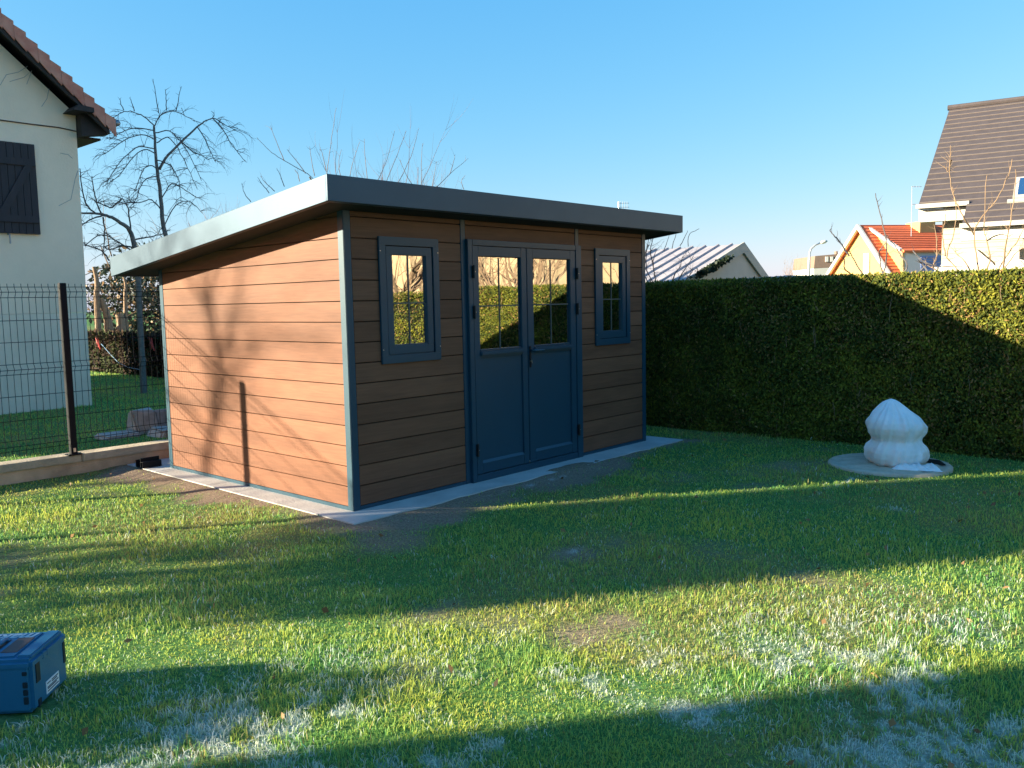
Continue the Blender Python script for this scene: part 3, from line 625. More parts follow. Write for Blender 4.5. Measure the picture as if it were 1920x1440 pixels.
# gable roof with overhang; the verge shows tile ends
for s in (1, -1):
    def px(x): return x if s > 0 else 2*RX-x
    y0, y1 = 8.30, 17.0
    mb = MB(); mb.prism([(px(2.0), y0+.05, 4.30), (px(RX), y0+.05, HR), (px(RX), y0+.05, HR+.10), (px(2.0), y0+.05, 4.40)], (0, y1-y0-.05, 0)); rfo = mb.build('roof', M['barge'], nh)
    tl = MB(); n = 30
    for i in range(n):                                             # courses of clay tile, stepped
        xa, xb = 2.06-(2.06-RX)*i/n, 2.06-(2.06-RX)*(i+1)/n-.03; za, zb = 4.30+(2.0-xa)*.862+.115, 4.30+(2.0-xb)*.862+.075
        for j in range(24 if s > 0 else 1):
            ya, yb = (y0+j*.3625, y0+(j+1)*.3625-.006) if s > 0 else (y0, y1)
            tl.prism([(px(xa), ya, za), (px(xb), ya, zb), (px(xb), ya, zb+.03), (px(xa), ya, za+.03)], (0, yb-ya, 0))
        tl.prism([(px(xa), y0-.034+.008*(i % 2), za-.20-.012*random.random()), (px(xb+.03), y0-.034+.008*(i % 2), zb-.155), (px(xb+.03), y0-.034+.008*(i % 2), zb+.02), (px(xa), y0-.034+.008*(i % 2), za+.055+.012*random.random())], (0, .022, 0))
    tl.build('roof_tiles', M['tile'], rfo)
    bb = MB(); bb.prism([(px(1.97), y0, 4.19), (px(RX), y0, HR-.14), (px(RX), y0, HR+.08), (px(1.97), y0, 4.41)], (0, .045, 0)); bb.build('verge_board', M['barge'], rfo)
g = MB(); g.tube([(2.09, 8.27, 4.37), (2.09, 17.0, 4.37)], .045, 10); g.build('gutter', M['zinc'], nh, True)
bx = MB(); bx.prism([(1.607, 8.42, 4.13), (1.607, 8.42, 4.52), (2.0, 8.42, 4.26), (2.0, 8.42, 4.20)], (0, .16, 0)); bx.box(1.607, 1.95, 8.58, 17, 4.13, 4.16); bx.build('eaves_box', M['barge'], nh)
tm = MB().prism([(1.42, 8.20, 4.46), (1.72, 8.20, 4.46), (1.72, 8.20, 4.53), (1.50, 8.20, 4.545)], (0, .42, 0)); tm.build('purlin_end', M['barge'], nh)
sh = MB(); sx1, sx0, sz0, sz1 = .980, -.55, 2.652, 3.95
xs = np.linspace(sx0, sx1, 17)
for i in range(16): sh.box(xs[i]+.003, xs[i+1]-.003, HY-.045, HY-.012, sz0, sz1)
shu = sh.build('shutter', M['shutter'], nh)
sb_ = MB()
for z in (3.68, 2.86): sb_.box(sx0+.02, sx1-.01, HY-.070, HY-.045, z-.05, z+.05, bev=.004)
sb_.prism([(.42, HY-.068, 2.91), (.53, HY-.068, 2.91), (.93, HY-.068, 3.63), (.82, HY-.068, 3.63)], (0, .022, 0)); sb_.build('shutter_brace', M['shutter'], shu)
hk = MB(); hk.tube([(.55, HY-.01, 2.64), (.55, HY-.08, 2.63), (.55, HY-.08, 2.50)], .012, 6); hk.build('shutter_hook', M['zinc'], shu)
cb = MB().tube([ony(u, v, HY-.01) for u, v in ((-160, 203), (0, 225), (60, 233), (110, 239), (142, 246), (160, 247))], .009, 5); cb.build('cable', M['cable'], nh)

# stones in the neighbouring yard
for nm, x0, x1, y0, y1, z0, z1, lab in (('concrete_block', .55, .83, 4.85, 5.1, -.02, .32, 'pale broken concrete block standing beyond the fence beside the shed corner'), ('concrete_block', .84, 1.2, 4.9, 5.15, -.02, .29, 'second pale rubble block, right behind the shed rear post'), ('concrete_block', .62, 1.2, 4.35, 4.7, -.02, .13, 'low flat rubble piece in front of the pale concrete blocks'), ('paving_stone', .15, .55, 4.75, 5.0, .0, .09, 'grey flat stone lying in the grass left of the concrete blocks')):
    m = MB().box(x0, x1, y0, y1, z0+.02, z1, bev=.02); m.v = [(v[0]+.03*math.sin(v[2]*31+v[1]*17), v[1]+.02*math.sin(v[0]*23), v[2]+.015*math.sin(v[0]*19+v[1]*11)) for v in m.v]
    tag(m.build(nm, M['rubble']), lab, 'stone block' if nm == 'concrete_block' else 'stone')
# ribbons and cord on the brown hedge
for u0, v0, u1, v1, lab in ((183, 634, 188, 655, 'red ribbon hanging on the brown hedge, the one nearer the white house'), (284, 634, 290, 658, 'red ribbon hanging on the brown hedge, the one beside the shed corner')):
    a, b = onx(u0, v0, 4.60), onx(u1, v1, 4.58); m = MB().tube([a, (a+b)/2+[0, .02, 0], b], [.012, .018, .012], 5); m.tube([a+[0, .10, 0], b+[.0, .09, .05]], .012, 5)
    tag(m.build('ribbon', M['red']), lab, 'ribbon', 'red ribbons on the brown hedge')
cdp = [onx(u, v, 4.56) for u, v in ((190, 645), (205, 662), (222, 680), (240, 689), (258, 692), (267, 695))]
tag(MB().tube(cdp, .008, 6).build('cord', M['blue'], None, True), 'slack pale blue cord hanging across the brown hedge face', 'cord')

# ------------------------------------------------------------------ bare trees
def rnd3(s): return np.array([random.gauss(0, s), random.gauss(0, s), random.gauss(0, s)])
def twig(mb, p, d, L, r, depth, droop, wob=.25, split=3, up=0.):
    n = 5; P = [np.array(p, float)]; d = np.array(d, float); d /= np.linalg.norm(d)
    for i in range(n):
        d = d+rnd3(wob*.5)+np.array([0, 0, -droop*(i+1)/n+up]); d /= np.linalg.norm(d); P.append(P[-1]+d*L/n)
    mb.tube(P, [r*(1-.75*i/n) for i in range(n+1)], 4 if r < .012 else 6, False)
    if depth > 0:
        for j in range(split):
            k = random.randint(1, n); dd = (P[k]-P[k-1]); dd /= np.linalg.norm(dd)
            twig(mb, P[k], dd+rnd3(.55)+np.array([0, 0, up]), L*random.uniform(.35, .65), r*.55*(1-.4*k/n), depth-1, droop, wob, split, up)
    return P
def limb(mb, P, r0, r1, n=8):
    P = [np.array(p, float) for p in P]; Q = []
    for i in range(len(P)-1):                                      # Catmull-Rom smoothing
        a, b, c, d = P[max(i-1, 0)], P[i], P[i+1], P[min(i+2, len(P)-1)]
        for t in np.linspace(0, 1, 5)[:-1]: Q.append(.5*((2*b)+(-a+c)*t+(2*a-5*b+4*c-d)*t*t+(-a+3*b-3*c+d)*t**3))
    Q.append(P[-1]); Q = [q+rnd3(.004) for q in Q]
    mb.tube(Q, list(np.linspace(r0, r1, len(Q))), n, False); return Q
def sprays(mb, Q, n, L, r, droop, depth=1, split=3, start=.15, side=None, up=0.):
    for i in range(n):
        k = min(len(Q)-2, int(len(Q)*(start+(1-start)*random.random()))); d = Q[k+1]-Q[k]; d /= np.linalg.norm(d)+1e-9
        o = rnd3(.8); o[2] = abs(o[2])*(.5 if droop > 0 else 1)
        twig(mb, Q[k], d*.5+o, L*random.uniform(.5, 1.2), r, depth, droop, .3, split, up)
AY = 10.6
def ap(u, v, dy=0): return ony(u, v, AY+dy)
t1 = thing('apple_tree', 'bare weeping apple tree with pale trunk and drooping branches above the shed roof', 'tree', (ap(330, 560)[0], AY, GZ))
tr = MB(); top = ap(330, 560); trunkP = [(top[0], AY, GZ-.1), (top[0]-.02, AY, 1.0), ap(318, 470), ap(307, 425), ap(299, 350), ap(292, 290), ap(289, 236)]
Q = limb(tr, trunkP, .062, .020); L1 = limb(tr, [ap(299, 318), ap(310, 298, -.1), ap(340, 266, -.25), ap(370, 238, -.35), ap(386, 226, -.4)], .028, .012)
tr.build('trunk', M['bark'], t1, True)
cr = MB()
arcs = [([(289, 236), (270, 219), (245, 209), (224, 213), (207, 226)], -.3), ([(289, 240), (300, 218), (322, 208), (345, 216), (365, 228)], .3), ([(386, 226), (402, 222), (415, 230), (430, 238), (441, 245)], -.4),
        ([(400, 223), (420, 245), (432, 268), (448, 288), (462, 305)], -.4), ([(291, 262), (265, 252), (235, 262), (215, 275), (195, 290)], .4), ([(292, 280), (262, 275), (238, 290), (215, 318), (200, 345)], -.5),
        ([(294, 290), (270, 280), (245, 300), (222, 330), (192, 350)], .7), ([(294, 268), (315, 258), (335, 280), (352, 315), (370, 355)], .6), ([(292, 250), (318, 246), (342, 270), (360, 300), (378, 340)], -.7),
        ([(298, 318), (282, 310), (268, 320), (258, 345), (255, 360)], .5), ([(370, 238), (385, 262), (395, 285), (404, 304)], -.5), ([(340, 266), (362, 285), (378, 292), (392, 300)], -.2),
        ([(303, 372), (322, 345), (345, 355), (365, 368), (375, 372)], .4), ([(296, 330), (275, 335), (262, 352), (256, 372), (240, 392)], -.3), ([(305, 400), (285, 375), (262, 380), (240, 380), (222, 385)], .2), ([(308, 425), (330, 385), (355, 378), (380, 400)], .5), ([(295, 300), (320, 310), (335, 340), (340, 375)], -.9), ([(290, 245), (255, 240), (228, 248), (205, 262)], .9)]
for a, dz in arcs:
    P = [ap(u, v, dz*i/(len(a)-1)) for i, (u, v) in enumerate(a)]; q = limb(cr, P, .0115, .005, 5); sprays(cr, q, 13, .42, .0056, .30, 1, 3)
for a in ([(297, 212), (293, 185), (287, 148)], [(312, 207), (311, 185), (310, 167)], [(330, 208), (335, 185), (340, 162)], [(252, 209), (248, 195), (243, 181)], [(232, 207), (227, 195), (224, 184)], [(398, 222), (402, 214), (396, 209)]):
    P = [ap(u, v) for u, v in a]; q = limb(cr, P, .010, .004, 5); sprays(cr, q, 3, .12, .004, 0, 0)
cr.build('crown', M['twig'], t1)
BY = 9.8
def bp(u, v, dy=0): return ony(u, v, BY+dy)
t2 = thing('old_apple_tree', 'low dark crooked apple tree arching between the white house and the shed roof', 'tree', (bp(262, 600)[0], BY, GZ))
tr = MB(); b0 = bp(262, 600); limb(tr, [(b0[0], BY, GZ-.1), (b0[0], BY, .8), bp(258, 500), bp(252, 460), bp(243, 432), bp(226, 417), bp(205, 406), bp(185, 401), bp(150, 399)], .062, .014); tr.build('trunk', M['bark'], t2, True)
cr = MB()
for a, dz in (([(195, 404), (178, 408), (160, 418), (145, 425)], -.2), ([(190, 402), (182, 380), (176, 355), (172, 330)], 0), ([(178, 400), (160, 380), (152, 340), (150, 315)], .3), ([(193, 408), (196, 430), (195, 455), (192, 480)], .2), ([(250, 450), (275, 445), (300, 440), (320, 430)], .3), ([(245, 432), (242, 400), (238, 385), (228, 372)], 0), ([(228, 372), (210, 388), (195, 385), (180, 378)], .2), ([(258, 478), (225, 455), (190, 440), (160, 460)], -.3), ([(205, 488), (190, 470), (172, 463), (158, 460)], -.5), ([(255, 465), (230, 462), (205, 468), (195, 462)], .4), ([(258, 470), (290, 455), (310, 445)], -.3)):
    q = limb(cr, [bp(u, v, dz*i/(len(a)-1)) for i, (u, v) in enumerate(a)], .015, .007, 5); sprays(cr, q, 11, .32, .0052, .05, 1, 3)
cr.build('crown', M['twig'], t2)

# dense background trees seen in the gap between house and shed
t3 = thing('ivy_tree', 'dark ivy covered tree mass with sunlit tan trunks behind the brown hedge', 'tree', (9.0, 20, GZ))
tr = MB()
for (u0, v0, u1, v1, r) in ((205, 624, 190, 560, .16), (228, 624, 222, 588, .20), (182, 560, 176, 500, .10), (235, 560, 232, 520, .07)):
    limb(tr, [ony(u0, v0+40, 19.2)*[1, 1, 0]+[0, 0, GZ], ony(u0, v0, 19.2), ony((u0+u1)/2+3, (v0+v1)/2, 19.2), ony(u1, v1, 19.2)], r, r*.5, 8)
tr.build('trunk', M['palebark'], t3, True)
n = 9000; cen = np.array([9.3, 20.6, 1.9]); q = RNG.normal(0, 1, (n, 3)); q /= np.linalg.norm(q, axis=1)[:, None]; q *= (RNG.random(n)**.4)[:, None]*[3.0, 2.0, 1.75]; P = cen+q
keep = fbm(P[:, 0]*1.0, P[:, 2], 1.3)+.12*(P[:, 1]-20.6) > .44; P = P[keep]; n = len(P)
tt = RNG.random(n)[:, None]; c = np.where(tt < .86, np.array([.018, .032, .022])+.02*tt, np.array([.42, .26, .14]))
leafcloud('crown', P, np.tile((0, -.3, .2), (n, 1)), c, .15, .05, M['leaf'], t3)
for i in range(26):
    sp_ = MB(); p = cen+np.array([random.uniform(-2.8, 2.8), random.uniform(-1.5, .5), random.uniform(-1.6, 1.6)]); twig(sp_, p, rnd3(1)+[0, -.2, .3], 1.5, .02, 1, 0, .3, 3); sp_.build('branch', M['tantwig'], t3)
def bush(name, label, p, H, nst, spread, mname, r=.02, depth=2, group=None):
    t = thing(name, label, 'tree', (p[0], p[1], GZ)); tr = MB(); cr = MB(); b = np.array([p[0], p[1], GZ-.1])
    q = limb(tr, [b, b+[0, 0, H*.2], b+[.05, 0, H*.42]], r*3, r*1.8); tr.build('trunk', M['bark'], t, True)
    for i in range(nst):
        a = 2*math.pi*i/nst+random.random(); d = np.array([math.cos(a)*spread, math.sin(a)*spread, 1])
        twig(cr, q[random.randint(len(q)//2, len(q)-1)], d, H*random.uniform(.45, .62), r*.8, depth, -.06, .16, 5, .10)
    cr.build('crown', M[mname], t); return t
bush('bare_tree', 'hazy reddish bare bushy tree behind the shed roof, the widest crown there', np.array([*dep(725, 330, 26)[:2]]), 5.9, 20, .75, 'pinktwig', .035, 2)
bush('bare_tree', 'distant bare tree with upright twigs between the apple tree and the shed roof', np.array([*dep(398, 400, 48)[:2]]), 6.6, 14, .5, 'pinktwig', .05, 2)
# nearer pruned fruit tree whose long shoots rise over the roof
FY = 11.5
def fp(u, v, dy=0): return ony(u, v, FY+dy)
t4 = thing('fruit_tree', 'pruned fruit tree behind the shed with long bare water shoots above its roof edge', 'tree', (fp(640, 700)[0], FY, GZ))
fb = fp(640, 700); tr = MB(); limb(tr, [(fb[0], FY, GZ-.1), (fb[0], FY, .9), fp(640, 430), fp(628, 380)], .10, .05); limb(tr, [fp(640, 430), fp(700, 400), fp(780, 370), fp(820, 350)], .05, .02); limb(tr, [fp(638, 420), fp(600, 365), fp(580, 332)], .045, .018); tr.build('trunk', M['bark'], t4, True)
cr = MB()
for a in ([(600, 365), (585, 333), (545, 308), (515, 290), (498, 275), (482, 258)], [(533, 302), (522, 275), (507, 236)], [(573, 325), (555, 300), (538, 280)], [(612, 332), (615, 310), (622, 260), (630, 202)], [(590, 330), (585, 305), (580, 275)], [(612, 320), (605, 290), (600, 280)], [(470, 378), (458, 362), (453, 343)], [(505, 362), (492, 345), (483, 332)], [(515, 358), (500, 345), (488, 330)], [(533, 350), (526, 330), (519, 315)], [(562, 340), (558, 325), (553, 318)], [(705, 345), (725, 300), (740, 245)], [(720, 350), (745, 290), (762, 245)], [(745, 345), (770, 295), (785, 240)], [(790, 348), (790, 310), (792, 268)], [(810, 350), (815, 325), (818, 302)], [(820, 350), (845, 325), (878, 297)], [(843, 328), (850, 305), (853, 290)], [(640, 335), (635, 310), (640, 280)], [(655, 340), (660, 310), (675, 265)], [(690, 345), (685, 300), (683, 260)], [(775, 350), (760, 325), (750, 300)], [(870, 355), (865, 340), (873, 328)]):
    dz = random.uniform(-.6, .6); q = limb(cr, [fp(u, v, dz) for u, v in a], .010, .004, 5)
    if len(a) < 5: sprays(cr, q, 2, .22, .004, -.02, 0, 2, .3)
cr.build('crown', M['greytwig'], t4)
# young branches standing behind the hedge at the right
SX = 7.4
def sp(u, v, dx=0): return onx(u, v, SX+dx)
t5 = thing('young_tree', 'tan leafless young tree behind the hedge in front of the cream house', 'tree', (SX, sp(1800, 600)[1], GZ))
tr = MB(); b5 = sp(1830, 640); limb(tr, [(SX, b5[1], GZ-.1), (SX, b5[1], .7), sp(1838, 545)], .06, .035); tr.build('trunk', M['tantwig'], t5, True); cr = MB()
for a in ([(1838, 545), (1832, 490), (1827, 440), (1835, 415), (1868, 375), (1890, 330), (1898, 298)], [(1827, 440), (1805, 405), (1790, 370), (1780, 325), (1783, 272)], [(1783, 300), (1778, 322), (1770, 310)], [(1840, 560), (1790, 500), (1775, 478), (1788, 440), (1793, 400), (1786, 350)], [(1850, 560), (1875, 500), (1905, 455), (1925, 420)], [(1838, 545), (1855, 490), (1850, 450), (1845, 420), (1849, 330)], [(1850, 450), (1875, 440), (1895, 443)], [(1880, 510), (1888, 450), (1900, 380), (1905, 318)], [(1830, 545), (1815, 500), (1795, 478), (1790, 472)], [(1820, 545), (1765, 512), (1745, 500), (1727, 487)], [(1750, 500), (1757, 470), (1752, 420)], [(1772, 480), (1768, 440), (1774, 400)], [(1845, 560), (1895, 485), (1920, 465)], [(1850, 560), (1880, 520), (1930, 490)]):
    dz = random.uniform(-.4, .4); q = limb(cr, [sp(u, v, dz*(i > 0)) for i, (u, v) in enumerate(a)], .010, .0035, 5); sprays(cr, q, 9, .14, .0032, 0, 0, 2, .1)
cr.build('crown', M['tantwig'], t5)
t6 = thing('sapling', 'thin dark bare sapling branches behind the hedge in front of the yellow house', 'tree', (SX, sp(1640, 600)[1], GZ))
tr = MB(); b6 = sp(1640, 640); limb(tr, [(SX, b6[1], GZ-.1), (SX, b6[1], .6), sp(1640, 548)], .05, .03); tr.build('trunk', M['bark'], t6, True); cr = MB()
for a in ([(1640, 548), (1612, 505), (1598, 480), (1592, 470)], [(1630, 560), (1600, 520), (1585, 505), (1582, 485), (1587, 478)], [(1640, 548), (1660, 500), (1662, 450), (1650, 400), (1642, 362)], [(1592, 480), (1575, 455), (1562, 440), (1556, 430)], [(1645, 550), (1700, 505), (1690, 480), (1680, 465), (1660, 440)], [(1660, 560), (1735, 500), (1725, 490)], [(1650, 555), (1655, 520), (1648, 480), (1652, 465), (1662, 455)], [(1660, 560), (1758, 508), (1730, 490), (1712, 470)], [(1740, 510), (1730, 496), (1722, 488)]):
    q = limb(cr, [sp(u, v, random.uniform(-.1, .1)) for u, v in a], .012, .005, 5); sprays(cr, q, 6, .12, .0035, 0, 0, 2, .2)
cr.build('crown', M['twig'], t6)
t7 = thing('shrub', 'sparse pink twigged shrub behind the hedge beside the shed, over the corrugated roof', 'shrub', (6.9, onx(1225, 600, 6.9)[1], GZ)); cr = MB()
def gp(u, v, dx=0): return onx(u, v, 6.9+dx)
st = MB(); gb = gp(1250, 640); limb(st, [(6.9, gb[1], GZ-.1), (6.9, gb[1], .8), gp(1250, 560)], .03, .02); st.build('trunk', M['pinktwig'], t7)
for a in ([(1250, 560), (1215, 515), (1212, 480), (1216, 460)], [(1240, 560), (1228, 520), (1225, 490), (1230, 470)], [(1250, 560), (1265, 515), (1275, 500), (1280, 480)], [(1225, 500), (1220, 470), (1225, 440)], [(1255, 560), (1275, 520), (1300, 480)], [(1240, 540), (1215, 530), (1209, 500), (1212, 465), (1220, 440)], [(1260, 560), (1290, 520), (1300, 505)]):
    q = limb(cr, [gp(u, v, random.uniform(-.2, .2)) for u, v in a], .010, .004, 5); sprays(cr, q, 9, .2, .0035, -.03, 1, 2, .2)
for a in ([(1245, 470), (1250, 455), (1256, 440)], [(1260, 468), (1264, 450), (1272, 428)], [(1275, 460), (1284, 445), (1289, 432)], [(1290, 462), (1293, 440), (1312, 428)]):
    limb(cr, [gp(u, v, .1) for u, v in a], .006, .003, 4)
cr.build('crown', M['pinktwig'], t7)

# ------------------------------------------------------------------ garage with corrugated roof
ga = dep(1393, 457.5, 22); gh = thing('garage', 'pale garage with light corrugated pitched roof behind the hedge', 'garage', (ga[0], ga[1]+6, GZ))
ey = np.array([0, 1., 0]); gl, gr_ = ony(1285, 527, ga[1]), ony(1434, 515, ga[1]); sl_l = (ga[2]-gl[2])/(ga[0]-gl[0]); sl_r = (ga[2]-gr_[2])/(gr_[0]-ga[0])
xL, xR = ga[0]-2.9, ga[0]+2.9; zL, zR = ga[2]-2.9*sl_l, ga[2]-2.9*sl_r; ym = ga[1]
MB().prism([(xL+.25, ym+.03, GZ), (xR-.25, ym+.03, GZ), (xR-.25, ym+.03, zR+.18*sl_r-.1), (ga[0], ym+.03, ga[2]-.18), (xL+.25, ym+.03, zL+.18*sl_l-.1)], (0, 13, 0)).build('wall', M['gable'], gh)
rl = MB().prism([(xL, ym, zL-.04), (ga[0], ym, ga[2]-.04), (ga[0], ym, ga[2]), (xL, ym, zL)], (0, 13.5, 0)); rl.prism([(ga[0], ym, ga[2]-.04), (xR, ym, zR-.04), (xR, ym, zR), (ga[0], ym, ga[2])], (0, 13.5, 0)); grf = rl.build('roof', M['corru'], gh)
ri = MB(); rs = MB()
for i in range(34):
    y = ym+.28+i*.385; d = np.array([ga[0]-xL, 0, ga[2]-zL])
    ri.prism([(xL, y, zL), (xL, y+.07, zL), (xL, y+.055, zL+.045), (xL, y+.015, zL+.045)], d)
    rs.prism([(xL, y-.006, zL+.002), (xL, y-.001, zL+.002), (xL, y+.016, zL+.066), (xL, y+.011, zL+.066)], d)
ri.build('roof_ribs', M['corru'], grf)
bbm = MB(); bw = .22
for (xa, za, xb, zb_) in ((xL, zL, ga[0], ga[2]), (ga[0], ga[2], xR, zR)): bbm.prism([(xa, ym-.04, za-bw), (xb, ym-.04, zb_-bw), (xb, ym-.04, zb_+.05), (xa, ym-.04, za+.05)], (0, .035, 0))
bbm.build('barge_board', M['rimb'], gh)
db = MB().prism([ony(u, v, ym+.028) for u, v in ((1391, 470), (1394, 471), (1421, 508), (1417, 508))], (0, -.03, 0)); db.build('gable_trim', M['black'], gh)
# climbing plant along the gable
pk = MB(); iv = thing('climbing_plant', 'dark leafy climber hanging along the garage barge board', 'plant', (*ony(1330, 505, ym-.1)[:2], 2.1)); n = 420
tt = RNG.random(n); pu = 1305+60*tt+RNG.normal(0, 3, n); pv = 518-32*tt+RNG.normal(0, 2.5, n)
P = np.array([ony(a, b, ym-.1-.1*random.random()) for a, b in zip(pu, pv)]); leafcloud('foliage', P, np.tile((0, -1, 0), (n, 1)), np.tile((.015, .028, .012), (n, 1)), .09, .035, M['leaf'], iv)
# low grey corrugated roof just behind the hedge
c0, c1 = dep(1262, 529, 12.6), dep(1592, 507, 13.4); ls = thing('lean_to', 'low grey corrugated shelter roof just showing over the hedge', 'shelter', ((c0[0]+c1[0])/2+1, (c0[1]+c1[1])/2, GZ)); lm = MB()
dv = (c1-c0)*[1, 1, 0]; Ln = np.linalg.norm(dv); dv /= Ln; up_ = np.array([-dv[1], dv[0], 0])*1.; 
if up_[0] < 0: up_ = -up_
nseg = 150; V = []
for i in range(nseg+1):
    s = Ln*i/nseg; zz = c0[2]+(c1[2]-c0[2])*i/nseg; w_ = .016*math.sin(2*math.pi*s/.17)
    for k, (o, dz) in enumerate(((-.5, -.05), (1.6, .03))): V.append(np.array([c0[0], c0[1], 0])+dv*s+up_*o+np.array([0, 0, zz+dz+w_-.06]))
lm.add(V, [(2*i, 2*i+2, 2*i+3, 2*i+1) for i in range(nseg)]); ob = lm.build('roof', M['corru_grey'], ls, True); so_ = ob.modifiers.new('thick', 'SOLIDIFY'); so_.thickness = .012
for s in (.2, Ln/2, Ln-.2):
    for o in (-.5, 1.6): b = np.array([c0[0], c0[1], 0])+dv*s+up_*o; box(b[0]-.04, b[0]+.04, b[1]-.04, b[1]+.04, GZ, c0[2]-.2).build('post', M['brown'], ls)
# roof aerial on the garage ridge
an = dep(1160, 381, 30); aer = thing('tv_aerial', 'small roof aerial on a mast just above the shed roof edge', 'aerial', (an[0], an[1], an[2]-1.5)); am = MB()
am.tube([(an[0], an[1], GZ), (an[0], an[1], an[2]+.05)], .02, 6); am.build('mast', M['alu'], aer); am = MB()
for dz in (0, -.14): am.tube([(an[0], an[1], an[2]+dz), (an[0]+.28, an[1]-.25, an[2]+dz)], .010, 5)
for k in range(4): am.tube([(an[0]+.06*k+.04, an[1]-.055*k-.04, an[2]-.2), (an[0]+.06*k+.04, an[1]-.055*k-.04, an[2]+.06)], .007, 5)
am.build('antenna', M['alu'], aer)

# ------------------------------------------------------------------ cream house at the right
r_ = np.array([-.153, .988, 0]); e_ = np.array([.988, .153, 0]); E0 = dep(1722, 385, 24); Rg = onp(1780, 205, E0, r_)
nr = np.cross(Rg-E0, r_); nr /= np.linalg.norm(nr); nr = nr if nr[2] > 0 else -nr
ch = thing('cream_house', 'large cream sided house with steep brown tiled roof at the right edge', 'house', (*(E0+e_*6-r_*6)[:2], GZ))
sd = (Rg-E0); sl_len = np.linalg.norm(sd); sd /= sl_len
lvt, lel = onp(1816, 369, E0, nr), onp(1800, 421, E0, nr); q1 = np.dot(E0-lvt, r_)     # where the lower part begins, metres south of the verge
drop = np.dot(E0-lel, sd)
def rp_(s, t): return E0-r_*s+sd*t                                 # s metres south along the eave, t metres up the slope
rfm = MB(); th = -nr*.14; LEN = 12
rfm.prism([rp_(0, 0), rp_(0, sl_len), rp_(LEN, sl_len), rp_(LEN, -drop), rp_(q1, -drop), rp_(q1, 0)], th); crf = rfm.build('roof', M['slate'], ch)
opp = e_*(-np.dot(sd, e_))+np.array([0, 0, sd[2]]); rb2 = MB().prism([rp_(0, sl_len), rp_(LEN, sl_len), rp_(LEN, sl_len)-opp*sl_len, rp_(0, sl_len)-opp*sl_len], -np.array([-nr[0], -nr[1], nr[2]])*.14); rb2.build('roof', M['slate'], ch)
tm_ = MB(); ncs = 19
for i in range(-4, ncs):
    t = sl_len*i/ncs+.12
    if t < -drop+.1: continue
    s0 = 0 if t > 0 else q1
    tm_.prism([rp_(s0+.02, t)+nr*.002, rp_(LEN, t)+nr*.002, rp_(LEN, t+.022)+nr*.002, rp_(s0+.02, t+.022)+nr*.002], nr*.022)
tm_.build('tile_courses', M['slateedge'], crf)
rd = MB().tube([rp_(-.05, sl_len)+[0, 0, .05], rp_(LEN, sl_len)+[0, 0, .0]], .09, 8)
for i in range(24): rd.tube([rp_(.3+i*.5, sl_len)+[0, 0, .06], rp_(.36+i*.5, sl_len)+[0, 0, .06]], .05, 8)
rd.build('ridge_tiles', M['slate'], crf)
def vx(a0, a1, b0, b1, h, m=None): return MB().prism([rp_(a0, b0)+nr*.005, rp_(a1, b0)+nr*.005, rp_(a1, b1)+nr*.005, rp_(a0, b1)+nr*.005], nr*h)
va = np.dot(E0-onp(1899, 375, E0, nr), r_); vb = np.dot(onp(1899, 376, E0, nr)-E0, sd); vt = np.dot(onp(1907, 338, E0, nr)-E0, sd)
sk_ = vx(va, va+.9, vb, vt, .09).build('skylight', M['rimb'], crf); vx(va+.10, va+.8, vb+.12, vt-.10, .10).build('skylight_pane', M['pane'], sk_); vx(va-.12, va+1.1, vb-.16, vb-.02, .05).build('skylight_flashing', M['rimb'], sk_)
ft = MB(); zf = np.array([0, 0, 1.])
ft.prism([rp_(-.05, 0)-e_*.02+zf*.02, rp_(q1+.05, 0)-e_*.02+zf*.02, rp_(q1+.05, 0)-e_*.02-zf*.10, rp_(-.05, 0)-e_*.02-zf*.10], -e_*.10); ft.prism([rp_(q1-.05, -drop)-e_*.02+zf*.02, rp_(LEN, -drop)-e_*.02+zf*.02, rp_(LEN, -drop)-e_*.02-zf*.10, rp_(q1-.05, -drop)-e_*.02-zf*.10], -e_*.10); ft.build('gutter', M['rimb'], ch)
wf = MB(); wf.prism([rp_(0, 0)+e_*.12-zf*.12, rp_(q1, 0)+e_*.12-zf*.12, rp_(q1, 0)+e_*.12-zf*.46, rp_(0, 0)+e_*.12-zf*.46], e_*.3); wf.prism([rp_(q1-.04, -drop)+e_*.12-zf*.12, rp_(LEN, -drop)+e_*.12-zf*.12, rp_(LEN, -drop)+e_*.12-zf*.42, rp_(q1-.04, -drop)+e_*.12-zf*.42], e_*.3); wf.build('fascia', M['white'], ch)
wm = MB(); a = rp_(.55, 0)+e_*.62; b = rp_(LEN, 0)+e_*.62; hgt = E0[2]-.1
for i in range(30):                                                # lapped siding boards
    z0_, z1_ = GZ+.135*i, GZ+.135*(i+1)-.006
    if z1_ > hgt: break
    pa, pb = a.copy(), b.copy(); pa[2] = pb[2] = z0_; d = np.array([0, 0, z1_-z0_]); wm.prism([pa-e_*.012, pb-e_*.012, pb+d, pa+d], e_*.05)
cw = wm.build('wall', M['cream'], ch)
bk = MB(); a2, b2 = a+e_*.05, b+e_*.05; a2[2] = b2[2] = GZ; top1 = np.array([0, 0, E0[2]-GZ-.1]); rdg = np.array([*(rp_(.55, sl_len))[:2], E0[2]+sl_len*sd[2]-.2]); b3 = a2+e_*11.2
bk.prism([a2, b3, b3+top1, rdg, a2+top1], (b-a)); bk.build('wall', M['cream'], ch)
cv = MB()
def cp_(u, v, off=0): return onp(u, v, a-e_*off, e_)
